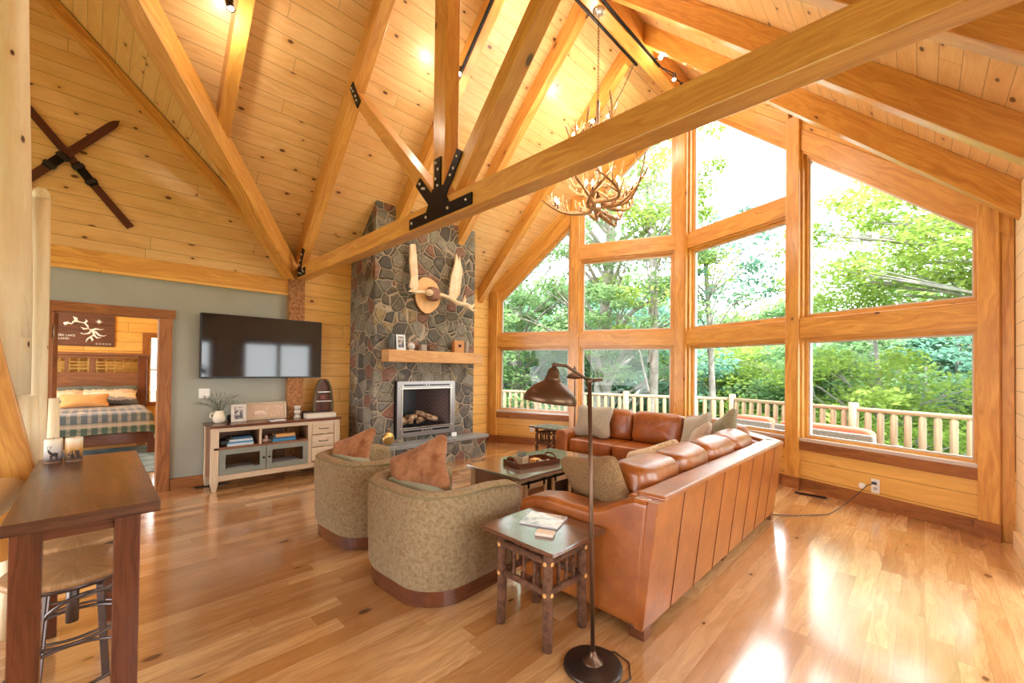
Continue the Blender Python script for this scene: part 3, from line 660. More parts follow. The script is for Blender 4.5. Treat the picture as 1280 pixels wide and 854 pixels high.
def palm(s):
    m = MB()
    m.tube([(.12, s*.06, .02), (.15, s*.18, .02), (.17, s*.30, -.01), (.16, s*.36, .04)], [.032, .028, .03, .04], 10)
    if s < 0:
        m.tube([(.16, -.30, .0), (.20, -.38, -.005), (.24, -.46, -.03)], [.03, .022, .004], 8)
        pts = [(.16, -.30, -.02), (.14, -.25, .10), (.10, -.24, .30), (.08, -.25, .55), (.07, -.27, .72), (.07, -.35, .70), (.09, -.37, .45), (.12, -.36, .20), (.15, -.40, .05)]
    else:
        m.tube([(.16, .30, .0), (.24, .42, -.09), (.27, .58, -.10), (.24, .72, -.12), (.20, .80, -.05)], [.03, .035, .032, .028, .006], 8)
        m.tube([(.25, .52, -.10), (.22, .58, -.02), (.20, .60, .06)], [.03, .03, .005], 8)
        m.tube([(.25, .62, -.12), (.28, .70, -.18), (.28, .80, -.16)], [.028, .018, .004], 8)
        pts = [(.16, .30, -.03), (.13, .33, .14), (.10, .38, .36), (.08, .46, .56), (.06, .50, .74), (.06, .56, .62), (.05, .585, .72), (.05, .60, .60), (.08, .62, .48), (.12, .56, .28), (.17, .50, .08), (.17, .42, -.03)]
    m.prism(pts, (.035, 0, 0), smooth=True)
    o = m.build('antler_palm', 'moose', e, bevel=.012, seg=3)
palm(-1); palm(1)

# ================================================================== TELEVISION + SKIS
e = T_('television', 'large black flat television on the grey wall above the console', 'television', (-6.15, 1.59, 1.69))
MB().box(-.02, .045, -.70, .70, -.395, .395).build('tv_body', 'blackp', e, bevel=.006)
MB().box(.045, .048, -.685, .685, -.375, .385).build('screen', 'screen', e)
MB().box(-.068, -.02, -.2, .2, -.2, .2).build('wall_bracket', 'iron', e)
def ski(a, b, label):
    a, b = V(a), V(b); d = b-a; L = d.length; ang = math.atan2(d.z, d.y)
    e = T_('wooden_ski', label, 'ski', tuple(a)); e.rotation_euler = (ang, 0, 0)
    m = MB(); n = 24; pts = []
    for i in range(n+1):
        t = i/n; w = .036 if t < .9 else .036*math.sqrt(max(0, 1-((t-.9)/.1)**2)); pts.append((0, t*L, w))
    for i in range(n, -1, -1):
        t = i/n; w = .036 if t < .9 else .036*math.sqrt(max(0, 1-((t-.9)/.1)**2)); pts.append((0, t*L, -w))
    m.prism(pts, (.014, 0, 0)); m.build('ski_blade', wood('ski_wood', (.14,.04,.022), (.09,.025,.015), (.03,.01,.008), rough=.3), e)
    m = MB(); m.box(.014, .018, .33*L, .50*L, -.04, .04); m.build('foot_plate', 'iron', e)
    for t in (.36, .47):
        m = MB(); m.box(-.0, .034, t*L-.02, t*L+.02, -.050, .050); m.build('binding_strap', 'blackp', e, bevel=.004)
    return e
ski((X0+.012, .26, 2.96), (X0+.012, -.60, 4.08), 'dark wooden ski hung on the gable boards, its tail pointing down right')
ski((X0+.032, -.62, 3.06), (X0+.032, .155, 4.09), 'dark wooden ski hung on the gable boards, its rounded tip pointing up right')

# ================================================================== TV CONSOLE
cx0, cx1, cy0, cy1, ch = X0+.04, -5.746, .955, 2.42, .757
K = T_('media_console', 'bleached wood media console with grey doors below the television', 'cabinet', (-5.98, 1.69, 0))
def KL(mb): mb.v = [p - V(K.location) for p in mb.v]; return mb
mb = MB(); mb.box(cx0-.01, cx1+.015, cy0-.015, cy1+.02, ch-.03, ch); KL(mb).build('console_top', 'dark', K, bevel=.004)
for y0, y1, x0, x1 in ((cy0, cy0+.075, cx1-.06, cx1), (cy1-.075, cy1, cx1-.06, cx1), (cy0, cy0+.06, cx0, cx0+.06), (cy1-.06, cy1, cx0, cx0+.06)):
    ym = (y0+y1)/2; s_ = .6
    mb = MB(); mb.box(x0, x1, y0, y1, .10, ch-.03); mb.hexa([((x1 if i & 1 else x0) if i & 4 else (x1-.01 if i & 1 else x0+.01), ((y1 if i & 2 else y0) if i & 4 else ym+(.02 if i & 2 else -.02)), .10 if i & 4 else 0) for i in range(8)])
    KL(mb).build('leg', 'bleach', K, bevel=.002)
mb = MB(); mb.box(cx0, cx0+.015, cy0+.05, cy1-.05, .13, ch-.03); mb.box(cx0, cx1-.02, cy0+.01, cy0+.03, .13, ch-.03); mb.box(cx0, cx1-.02, cy1-.03, cy1-.01, .13, ch-.03); mb.box(cx0, cx1-.02, 2.01, 2.04, .13, ch-.03); mb.box(cx0, cx1-.02, 1.44, 1.46, .48, ch-.03); mb.box(cx0, cx1-.02, cy0+.02, cy1-.02, .17, .19); KL(mb).build('carcass', 'mid', K)
mb = MB(); mb.box(cx1-.02, cx1-.002, cy0+.075, cy1-.075, ch-.075, ch-.03); mb.box(cx1-.02, cx1-.002, cy0+.075, cy1-.075, .115, .18); mb.box(cx1-.02, cx1-.002, 2.005, 2.05, .18, ch-.075); mb.box(cx1-.02, cx1-.002, 1.44, 1.465, .50, ch-.075); KL(mb).build('face_frame', 'bleach', K, bevel=.002)
mb = MB(); mb.box(cx0+.015, cx1, cy0+.03, 2.01, .475, .50); KL(mb).build('shelf', 'mid', K)
for (y0, y1, ky) in ((1.035, 1.512, 1.485), (1.52, 2.005, 1.548)):
    mb = MB(); b_ = .062
    mb.box(cx1-.018, cx1+.002, y0, y0+b_, .185, .475); mb.box(cx1-.018, cx1+.002, y1-b_, y1, .185, .475); mb.box(cx1-.018, cx1+.002, y0+b_, y1-b_, .185, .185+b_); mb.box(cx1-.018, cx1+.002, y0+b_, y1-b_, .475-b_, .475)
    D = KL(mb).build('door', 'greydoor', K, bevel=.002)
    mb = MB(); mb.box(cx1-.012, cx1-.008, y0+b_, y1-b_, .185+b_, .475-b_); KL(mb).build('door_glass', 'glass', D)
    mb = MB(); mb.lathe([(.006, 0), (.006, .012), (.013, .016), (.012, .026), (0, .03)], (cx1+.002, ky, .335), 12, rotm('Y', PI/2)); KL(mb).build('knob', 'iron', D)
for z0, z1 in ((.55, .705), (.385, .54), (.20, .375)):
    mb = MB(); mb.box(cx1-.02, cx1+.002, 2.055, 2.335, z0, z1); D = KL(mb).build('drawer', 'bleach', K, bevel=.002)
    zc_ = (z0+z1)/2; mb = MB(); mb.tube([(cx1, 2.14, zc_), (cx1+.022, 2.145, zc_-.004), (cx1+.024, 2.20, zc_-.008), (cx1+.022, 2.255, zc_-.004), (cx1, 2.26, zc_)], .005, 8); KL(mb).build('handle', 'iron', D)
# things on the console
e = T_('ceramic_pitcher', 'cream ceramic pitcher holding twigs at the left of the console', 'pitcher', (-6.03, 1.075, ch))
MB().lathe([(.035, 0), (.058, .02), (.064, .06), (.055, .105), (.042, .13), (.046, .15), (.040, .15), (.036, .13), (.045, .08), (.0, .02)], n=28).build('pitcher_body', 'cream', e)
MB().tube([(.0, -.045, .125), (.0, -.082, .12), (.0, -.09, .085), (.0, -.06, .05)], .007, 8).build('handle', 'cream', e)
e = T_('twig_bunch', 'dark olive leafy twigs standing in the cream pitcher', 'plant', (-6.03, 1.075, ch+.1))
rnd = random.Random(5)
for i in range(26):
    a = rnd.random()*2*PI; r = .06+.20*rnd.random(); h = .12+.22*rnd.random()*(1-.5*r/.26)
    tip = V((min(r*math.cos(a)*.5, .2), r*math.sin(a)*1.05, h)); 
    if tip.x < -.13: tip.x = -.13
    mid = tip*.5+V((0, 0, .05)); m = MB(); P = [V((0,0,-.07)), V((0,0,0)).lerp(mid, .5)+V((0,0,.02)), mid, tip]; m.tube(P, [.0022, .0022, .0018, .001], 4)
    for k in range(9):
        t = .35+.65*k/8; p = mid.lerp(tip, (t-.35)/.65) if k else mid; d = V((rnd.uniform(-1, 1), rnd.uniform(-1, 1), rnd.uniform(-.2, 1))).normalized()*.026; w = V((rnd.uniform(-1,1), rnd.uniform(-1,1), 0)).normalized()*.006
        b = len(m.v); m.v += [p, p+d*.5+w, p+d, p+d*.5-w]; m.face([b, b+1, b+2, b+3], [(0,0)]*4)
    m.build('twig', 'leafd', e)
e = T_('picture_frame', 'white rustic picture frame between the pitcher and the carved plaque', 'picture frame', (-6.02, 1.275, ch)); fr(e, .16, .215, .02, 'whitew', 'photo', .032)
one(MB().puff((-6.10, 1.215, ch+.045), .05, .045, .045, .6, .6), 'dark_pouch', 'blackp', 'small black pouch behind the white picture frame', 'pouch')
e = T_('carved_plaque', 'light wood plaque carved with a deer, leaning on the wall', 'plaque', (-6.08, 1.60, ch))
def tr2(mb): mb.v = [R @ p for p in mb.v]; return mb
mb = MB(); mb.box(0, .02, -.235, .235, 0, .03); mb.box(0, .02, -.235, .235, .195, .225); mb.box(0, .02, -.235, -.205, .03, .195); mb.box(0, .02, .205, .235, .03, .195); tr2(mb).build('plaque_frame', 'bleach', e, bevel=.003)
tr2(MB().box(0, .01, -.205, .205, .03, .195)).build('plaque_panel', plain('light_panel', (.62,.42,.28), .6), e)
rel = MB(); rnd = random.Random(2)
for i in range(5): rel.puff((.012, -.13+i*.028, .09+.006*math.sin(i)), .006, .022, .024, 1, 1, nu=10, nv=6)
for y in (-.13, -.10, -.03, -.01): rel.tube([(.012, y, .085), (.012, y+.004, .045)], .005, 6)
rel.tube([(.012, -.02, .10), (.012, .01, .135)], .010, 6); rel.puff((.012, .02, .14), .006, .016, .010, 1, 1, nu=8, nv=5); rel.tube([(.012, .015, .15), (.012, .03, .18)], .003, 5); rel.tube([(.012, .01, .15), (.012, -.01, .178)], .003, 5)
tr2(rel).build('deer_relief', plain('carved_relief', (.80,.62,.50), .6), e); rel = MB()
for i in range(34): rel.puff((.012, rnd.uniform(.05, .19), rnd.uniform(.05, .17)), .005, .009, .006, 1, 1, nu=6, nv=4)
tr2(rel).build('leaf_relief', 'carved_relief_' if False else bpy.data.materials['carved_relief'], e)
e = T_('notebook', 'open white notebook with a dark pen in front of the plaque', 'notebook', (-5.85, 1.66, ch), .1)
MB().box(-.05, .05, -.09, .09, 0, .012).build('pages', 'paper', e, bevel=.002); MB().box(-.055, -.0, -.11, -.03, .012, .020).build('pen', 'blackp', e)
e = T_('candle_holder', 'cream lantern shaped holder with dark spots in front of the timber post', 'candle holder', (-6.02, 1.955, ch))
MB().lathe([(.045, 0), (.045, .012), (.032, .02), (.034, .075), (.046, .082), (.034, .09), (.034, .14), (.044, .15), (.044, .16), (0, .16)]).build('holder_body', 'whitew', e)
mb = MB()
for k in range(8):
    a = k*PI/4
    for z in (.05, .115): mb.puff((.034*math.cos(a), .034*math.sin(a), z), .007, .007, .012, 1, 1, nu=8, nv=5)
mb.build('holder_spots', 'darkin', e)
one(MB().box(-5.95, -5.83, 2.01, 2.40, ch, ch+.06), 'cable_box', plain('cream_box', (.74,.66,.54), .5), 'long cream box lying at the right end of the console', 'box', bevel=.004)
one(MB().box(-6.12, -5.96, 2.04, 2.40, ch, ch+.075), 'dark_case', 'darkin', 'flat dark wooden case behind the cream box', 'box', bevel=.004)
e = T_('boat_shelf', 'small dark canoe shaped shelf standing upright on the dark case', 'shelf', (-6.05, 2.29, ch+.075))
pts = []
nb = 14
for i in range(nb+1): t = i/nb; pts.append((0, -.13*math.cos(t*PI/2)**.75 if t < 1 else 0, .45*math.sin(t*PI/2)))
pts2 = pts + [(0, -p[1], p[2]) for p in pts[-2::-1]]
MB().prism([(-.01, y, z) for _, y, z in pts2], (.012, 0, 0)).build('boat_back', 'dark', e)
mb = MB()
for i in range(len(pts2)-1):
    a, b = pts2[i], pts2[i+1]; mb.bar((.035, a[1], a[2]), (.035, b[1], b[2]), .012, .085, up=(1,0,0)) if False else mb.hexa([( (.08 if k & 4 else 0), (b[1] if k & 1 else a[1])*(1 if k & 2 else .9), (b[2] if k & 1 else a[2])*(1 if k & 2 else .965)) for k in range(8)])
mb.build('boat_hull', plain('olive_boat_side', (.14,.10,.045), .5), e)
for z, w in ((.13, .105), (.26, .085)): MB().box(0, .075, -w, w, z, z+.01).build('boat_shelf_board', 'trimgold', e)
MB().box(0, .02, -.035, .035, .16, .22).build('boat_label', plain('rusty_red', (.28,.09,.05), .6), e)
# books in the open shelf
def book(y0, y1, z0, z1, m, lab, x0=-6.0, x1=-5.80, g='books lying in the console shelf'):
    e = T_('book', lab, 'book', ((x0+x1)/2, (y0+y1)/2, z0), 0, g); hx, hy, h = (x1-x0)/2, (y1-y0)/2, z1-z0
    mb = MB(); mb.box(-hx, hx, -hy, hy, 0, .003); mb.box(-hx, hx, -hy, hy, h-.003, h); mb.box(hx-.003, hx, -hy, hy, .003, h-.003); mb.build('cover', m, e)
    MB().box(-hx+.003, hx-.004, -hy+.004, hy-.004, .003, h-.003).build('pages', 'paper', e)
book(1.12, 1.39, .50, .528, 'greyb', 'pale blue grey book at the bottom of the left stack'); book(1.115, 1.385, .528, .550, 'blueb', 'mid blue book second from the bottom of the left stack')
book(1.14, 1.38, .550, .574, 'greyb', 'light grey book third up in the left stack'); book(1.18, 1.37, .574, .600, 'navyb', 'dark navy book on top of the left stack')
book(1.60, 1.87, .50, .530, 'blueb', 'bright blue book at the bottom of the right stack'); book(1.61, 1.87, .530, .552, 'navyb', 'dark blue book in the middle of the right stack'); book(1.64, 1.86, .552, .59, 'orangeb', 'orange book on top of the right stack')
mb = MB(); mb.puff((-5.82, 1.52, .525), .02, .035, .025, .9, .9); mb.puff((-5.82, 1.53, .56), .015, .018, .03, .9, .9); mb.tube([(-5.82, 1.55, .53), (-5.80, 1.58, .515)], .008, 6)
one(mb, 'figurine', plain('pink_ceramic', (.55,.36,.30), .5), 'tiny pale figurine between the two book stacks', 'figurine')
one(MB().puff((-5.86, 1.085, .54), .07, .045, .04, .6, .6), 'cable_coil', 'blackp', 'black lump of gear left of the blue books', 'electronics')
for (y0, y1, lab) in ((1.12, 1.40, 'silver player behind the left glass door'), (1.62, 1.92, 'silver player behind the right glass door')):
    e = T_('media_player', lab, 'electronics', (-5.90, (y0+y1)/2, .19)); h = (y1-y0)/2
    MB().box(-.1, .1, -h, h, .006, .06).build('player_body', plain('player_grey', (.30,.27,.29), .4), e, bevel=.004); MB().box(.1, .103, -h*.8, h*.8, .02, .04).build('display', 'blackp', e)
    for a in (-.08, .08):
        for b in (-h*.8, h*.8): MB().lathe([(.008, 0), (.008, .007), (0, .007)], (a, b, 0), 8).build('foot', 'blackp', e)
# switch, outlets, vents
def wallplate(name, label, P, n, holes=True, w=.075, h=.118):
    n = V(n).normalized(); sx = V((0,0,1)).cross(n).normalized()
    e = empty(name, tuple(P), math.atan2(n.y, n.x), label, 'switch' if 'switch' in name else 'outlet')
    MB().box(0, .006, -w/2, w/2, -h/2, h/2).build('cover_plate', 'white', e, bevel=.002)
    mb = MB()
    if 'switch' in name: mb.box(.006, .012, -.028, -.008, -.025, .025); mb.box(.006, .012, .008, .028, -.025, .025); mb.build('rocker', 'white', e)
    else:
        mb.box(.006, .0085, -.017, .017, .012, .042); mb.box(.006, .0085, -.017, .017, -.042, -.012); mb.build('socket', plain('socket_grey', (.45,.43,.40), .5) if 'socket_grey' not in bpy.data.materials else bpy.data.materials['socket_grey'], e)
    return e
wallplate('light_switch', 'white double light switch on the grey wall left of the twigs', (X0+.001, .955, 1.11), (1,0,0), w=.11)
nL = -(PW('L', 0, 0, 1)-PW('L', 0, 0, 0)); nR = -(PW('R', 0, 0, 1)-PW('R', 0, 0, 0))
sL_ = math.hypot(-5.324-XC, 5.939-YA); sR_ = math.hypot(-.36-XC, 5.95-YA)
wallplate('wall_outlet', 'white outlet low on the window wall beside the side table', PW('L', sL_, .32, -.002), nL)
oR = wallplate('wall_outlet', 'white outlet with a plug in it below the right window', PW('R', sR_, .235, -.002), nR, h=.15)
one(MB().puff(PW('R', sR_-.11, .215, -.03), .03, .03, .03, .7, .7), 'air_freshener', 'white', 'round white plug-in freshener left of the right outlet', 'air freshener')
def vent(x0, x1, y0, y1, lab):
    e = T_('floor_vent', lab, 'vent', ((x0+x1)/2, (y0+y1)/2, 0)); hx, hy = (x1-x0)/2, (y1-y0)/2
    MB().box(-hx, hx, -hy, hy, .0, .004).build('vent_frame', 'basem', e)
    mb = MB()
    n = 12
    for i in range(n):
        if hy > hx: mb.box(-hx+.01, hx-.01, -hy+.01+i*(2*hy-.02)/n, -hy+.01+(i+.5)*(2*hy-.02)/n, .004, .007)
        else: mb.box(-hx+.01+i*(2*hx-.02)/n, -hx+.01+(i+.5)*(2*hx-.02)/n, -hy+.01, hy-.01, .004, .007)
    mb.build('vent_slats', 'iron', e)
vent(X0+.06, X0+.17, .86, 1.22, 'dark floor vent half under the console left end')
vent(-1.10, -.78, 5.93, 6.03, 'dark floor vent at the foot of the window wall right of the sofa'); 
# ================================================================== BED (seen through the door)
e = T_('bed', 'rustic bed with lodge quilt seen through the bedroom door', 'bed', (-10.0, -.05, 0))
def BL(mb): mb.v = [p - V(e.location) for p in mb.v]; return mb
hx = -11.08
mb = MB(); mb.box(hx-.04, hx+.04, .62, .76, 0, 1.62); mb.box(hx-.04, hx+.04, -.98, -.84, 0, 1.62); BL(mb).build('headboard_posts', 'dark', e, bevel=.006)
mb = MB(); mb.box(hx-.06, hx+.06, -1.0, .80, 1.62, 1.67); mb.box(hx-.03, hx+.03, -.84, .62, .35, 1.22); mb.box(hx-.03, hx+.03, -.84, .62, 1.22, 1.30); mb.box(hx-.03, hx+.03, -.84, .62, 1.56, 1.62)
for y in (-.35, -.04, .0): mb.box(hx-.03, hx+.035, y-.02, y+.03, 1.30, 1.56)
BL(mb).build('headboard', 'mid', e, bevel=.004)
mb = MB()
for z in (1.36, 1.42, 1.48): mb.box(hx-.01, hx+.015, -.84, .62, z, z+.018)
for y in range(12): mb.box(hx-.01, hx+.02, -.80+y*.12, -.785+y*.12, 1.30, 1.56)
BL(mb).build('headboard_grille', 'brass', e)
mb = MB(); mb.box(-9.08, -9.02, -.9, .66, .18, .36); mb.box(-9.10, -9.0, .64, .75, 0, .42); mb.box(-9.10, -9.0, -1.0, -.88, 0, .42); mb.box(-11.0, -9.05, .66, .70, .2, .36); BL(mb).build('bed_frame', 'dark', e, bevel=.006)
mb = MB(); mb.puff((-10.03, -.12, .50), 1.0, .83, .17, .2, .15); BL(mb).build('mattress', 'whitew', e)
q = N('lodge_quilt'); o_ = q.obj(); s_ = q.sep(o_); 
arc = q.math('SUBTRACT', s_[2], q.math('MULTIPLY', s_[0], 1.0))   # falls over the foot end
band = q.ramp(q.math('MULTIPLY_ADD', arc, .5, .5), [(0, (.07,.12,.10)), (.10, (.50,.45,.36)), (.14, (.07,.115,.09)), (.22, (.42,.36,.30)), (.26, (.10,.13,.17)), (.34, (.20,.24,.32)), (.46, (.32,.34,.40)), (.6, (.12,.15,.20)), (.8, (.30,.30,.32))], 'CONSTANT')
px_ = q.math('LESS_THAN', q.math('FRACT', q.math('MULTIPLY', s_[1], 9.0)), .38); pz_ = q.math('LESS_THAN', q.math('FRACT', q.math('MULTIPLY', arc, 8.0)), .35)
c = q.mix(q.math('MULTIPLY', px_, .45), band, (.50,.44,.36)); c = q.mix(q.math('MULTIPLY', pz_, .4), c, (.06,.08,.09))
q.bsdf(c, .9, nrm=q.bump(q.noise(o_, 30, 3)[0], .4, .01)); M['quilt'] = q.m
mb = MB(); nx, ny = 26, 22
def qp(i, j):
    u, v = i/nx, j/ny; x = -10.75 + u*2.05; y = -1.12+v*2.02; z = .675
    if x > -9.0: z -= (x+9.0)*1.0; x = -9.0+(x+9.0)*.15
    dy = max(0, y-.70, -.95-y)
    if dy > 0: z -= dy*1.6; y = .70+(y-.70)*.25 if y > 0 else -.95-( -.95-y)*.25
    z += .012*mnoise.noise(V((x*4, y*4, 0)))
    if u == 1 or dy > .1: x += .012*math.sin(v*40)
    return V((x, y, z))
for i in range(nx+1):
    for j in range(ny+1): mb.v.append(qp(i, j))
for i in range(nx):
    for j in range(ny):
        a = i*(ny+1)+j; mb.face([a, a+ny+1, a+ny+2, a+1], [(0,0)]*4, True)
BL(mb).build('quilt', 'quilt', e)
def pillow(name, label, m, loc, sx, sy, sz, rot, cat='pillow', group=None, piping=None):
    # sx: width, sy: height of the pillow face, sz: thickness ; local z = face normal
    o = MB().puff((0,0,0), sx/2, sy/2, sz/2, .55, .30, nu=40, nv=20, amp=.012, fr=7, pinch=.10).build(name, m)
    o.rotation_mode = 'QUATERNION'; o.rotation_quaternion = rot.to_quaternion(); o.location = loc; return tag(o, label, cat, group)
def frame(n, up=(0,0,1)):
    n = V(n).normalized(); u = V(up); u = (u - n*u.dot(n)).normalized(); x = u.cross(n); return Matrix((x, u, n)).transposed()
q = N('mountain_pillow'); o_ = q.obj(); s_ = q.sep(o_); q.bsdf(q.ramp(q.math('ADD', q.math('MULTIPLY_ADD', s_[1], 2.0, .5), q.math('MULTIPLY', q.noise(o_, 9, 3)[0], .3)), [(0, (.10,.10,.12)), (.45, (.35,.33,.36)), (.55, (.72,.62,.46)), (.75, (.60,.45,.30)), (.85, (.12,.14,.12))], 'CONSTANT'), .9); M['mtn'] = q.m
fx_ = frame((1, 0, .45))
pillow('bed_pillow', 'lodge print bed pillow on the left against the headboard', 'mtn', (-10.85, -.40, .86), .62, .40, .16, fx_)
pillow('bed_pillow', 'long lodge print bed pillow on the right against the headboard', 'mtn', (-10.85, .22, .86), .80, .40, .16, fx_)
pillow('bed_pillow', 'orange lumbar pillow lying in front on the bed', fabric('orange_fleece', (.66,.36,.14), (.52,.25,.09), 12, .5), (-10.55, -.10, .80), .62, .25, .14, fx_)
# wooden map sign
e = T_('wall_sign', 'dark plank sign with a white lake map above the bed', 'sign', (BX+.01, -.18, 2.09))
mb = MB()
for i in range(3): mb.box(0, .02, -.50, .46, -.30+i*.2, -.102+i*.2)
mb.build('sign_board', wood('sign_wood', (.13,.05,.03), (.22,.09,.05), (.06,.025,.015), rough=.5, grain=1.2), e, bevel=.002)
lake = [[(-.22,.10),(-.17,.12),(-.12,.10),(-.09,.15),(-.05,.155),(.0,.14),(.05,.13),(.09,.08),(.10,.03),(.14,.0),(.19,-.02),(.22,-.05)], [(-.05,.155),(-.06,.21),(-.10,.235),(-.08,.20),(-.075,.16)], [(-.17,.12),(-.20,.07),(-.16,.09)], [(.05,.13),(.08,.17),(.06,.20)], [(.10,.03),(.04,.02),(.0,.05),(.05,.03)], [(.14,.0),(.20,.03),(.27,.02),(.31,.035)], [(.14,.0),(.11,-.06),(.04,-.08),(.0,-.06)], [(.16,-.02),(.18,-.09),(.13,-.12),(.09,-.17),(.07,-.23),(.10,-.16)], [(.19,-.02),(.25,-.09),(.31,-.10),(.34,-.08)], [(.18,-.09),(.22,-.14),(.28,-.13)], [(.13,-.12),(.16,-.18),(.15,-.21)]]
mb = MB()
for pl_ in lake:
    pts_ = [V((.023, y, z)) for y, z in pl_]; m_ = len(pts_)
    rr = [.016*(1-.55*i/(m_-1))+.004*math.sin(i*2.1) for i in range(m_)]; mb.tube(pts_, rr, 8)
for p in mb.v: p.x = .022 + (p.x-.023)*.15
mb.build('lake_map', 'paper', e)
def text(body, size, loc, parent, name, m):
    cu = bpy.data.curves.new(name, 'FONT'); cu.body = body; cu.size = size; cu.extrude = .001; cu.align_x = 'CENTER'
    t = bpy.data.objects.new(name+'_tmp', cu); COL.objects.link(t); bpy.context.view_layer.update()
    me = bpy.data.meshes.new_from_object(t.evaluated_get(bpy.context.evaluated_depsgraph_get())); bpy.data.objects.remove(t); bpy.data.curves.remove(cu)
    o = bpy.data.objects.new(name, me); me.materials.clear(); me.materials.append(M[m]); COL.objects.link(o); o.parent = parent; o.location = loc; o.rotation_euler = (PI/2, 0, PI/2); return o
text('DEEP CREEK LAKE', .052, (.022, -.28, -.13), e, 'lettering', 'paper'); text('MARYLAND', .052, (.022, -.28, -.19), e, 'lettering', 'paper')
mb = MB(); st = []
for k in range(16): r = .06 if k % 4 == 0 else (.042 if k % 2 == 0 else .018); st.append((.022, .24+r*math.sin(k*PI/8), .17+r*math.cos(k*PI/8)))
mb.prism(st, (.002,0,0)); mb.build('compass_rose', 'paper', e)
for k in range(5): MB().box(.021, .024, .20+k*.045, .23+k*.045, -.27, -.235).build('sign_mark', plain('faded_mark', (.35,.28,.24), .6) if k == 0 else bpy.data.materials['faded_mark'], e)
mb = MB(); mb.puff((-9.6, -.1, .012), .0, 0, 0) if False else mb.box(-9.9, -7.4, -1.4, .95, 0, .012)
one(mb, 'floor_sheet', mottled('teal_blue_sheet', (.10,.17,.20), (.24,.33,.38), 5, .95, .3), 'blue grey sheet on the bedroom floor beside the bed', 'rug')  # thin blue grey sheet laid over part of the bedroom floor

# ================================================================== SWIVEL CHAIRS
def make_chair():
    e = empty('swivel_chair', (0,0,0))
    W, D, RC = .44, .41, .30          # half width, half depth, back corner radius
    path = []; 
    def arc(cx, cy, a0, a1, n, r=RC):
        for i in range(n+1): a = a0+(a1-a0)*i/n; path.append((cx+r*math.cos(a), cy+r*math.sin(a)))
    path.append((-W+.03, D)); path.append((-W, D-.10)); path.append((-W, D-.30)); arc(-W+RC, -D+RC, PI, 1.5*PI, 12); path.append((0, -D)); arc(W-RC, -D+RC, 1.5*PI, 2*PI, 12); path.append((W, D-.30)); path.append((W, D-.10)); path.append((W-.03, D))
    n = len(path); P = [V((x, y)) for x, y in path]
    m = MB(); prof = [(0.02, .10), (0, .14), (-.012, .50), (-.012, .625), (.004, .668), (.035, .690), (.075, .690), (.105, .668), (.12, .63), (.125, .30)]
    np_ = len(prof); top_line = []
    for i in range(n):
        t = (P[min(i+1, n-1)]-P[max(i-1, 0)]).normalized(); nn = V((-t.y, t.x))  # inward
        endk = min(i, n-1-i); dz = {0: -.06, 1: -.02}.get(endk, 0)
        for (o_, z) in prof:
            zz = z + (dz if z > .45 else 0)
            q_ = P[i] + nn*o_; m.v.append(V((q_.x, q_.y, zz)))
            if abs(z-.668) < 1e-6 and o_ < .05: top_line.append(V((q_.x - nn.x*.003, q_.y-nn.y*.003, zz)))
    for i in range(n-1):
        for j in range(np_-1): a = i*np_+j; m.face([a, a+np_, a+np_+1, a+1], [(0,0)]*4, True)
    m.face([j for j in range(np_)][::-1][::-1], [(0,0)]*np_, False); m.face([(n-1)*np_+j for j in range(np_)][::-1], [(0,0)]*np_, False)
    sh = m.build('shell', 'chair', e)
    MB().tube(top_line, .006, 6).build('piping', plain('olive_piping', (.25,.20,.10), .8) if 'olive_piping' not in bpy.data.materials else bpy.data.materials['olive_piping'], sh)
    MB().puff((0, .04, .30), .325, .385, .14, .25, .3, nu=36, nv=14).build('seat_cushion', 'seatc', e)
    MB().puff((0, -.20, .50), .30, .085, .19, .4, .5, nu=30, nv=14).build('back_cushion', 'seatc', e)
    # plinth
    pts = []
    for (x, y) in path: pts.append((x*.95, y*.95 if y < 0 else y*.93, 0.004))
    MB().prism(pts, (0,0,.10), smooth=False).build('plinth', 'dark', e)
    MB().prism([(x*.9, y*.9, .10) for x, y, z in pts], (0,0,.08)).build('seat_deck', 'chair', e)
    return e
c1 = make_chair(); c1.location = (-2.455, 1.745, 0); c1.rotation_euler.z = .05
tag(c1, 'olive upholstered barrel chair nearest the camera with wood plinth', 'armchair', 'barrel swivel chairs')
c2 = copy_tree(c1); c2.location = (-3.53, 1.78, 0); c2.rotation_euler.z = .05; c2['label'] = 'olive upholstered barrel chair farther left, half hidden by the other'
pillow('throw_pillow', 'terracotta velvet pillow slumped over the back of the near barrel chair', 'velvet', (-2.49, 1.60, .725), .52, .40, .17, frame((.15, -1, .5)) @ rotm('Z', .50))
pillow('throw_pillow', 'terracotta velvet pillow in the far left barrel chair', 'velvet', (-3.62, 1.62, .68), .52, .38, .17, frame((.1, -1, .7)) @ rotm('Z', .45))

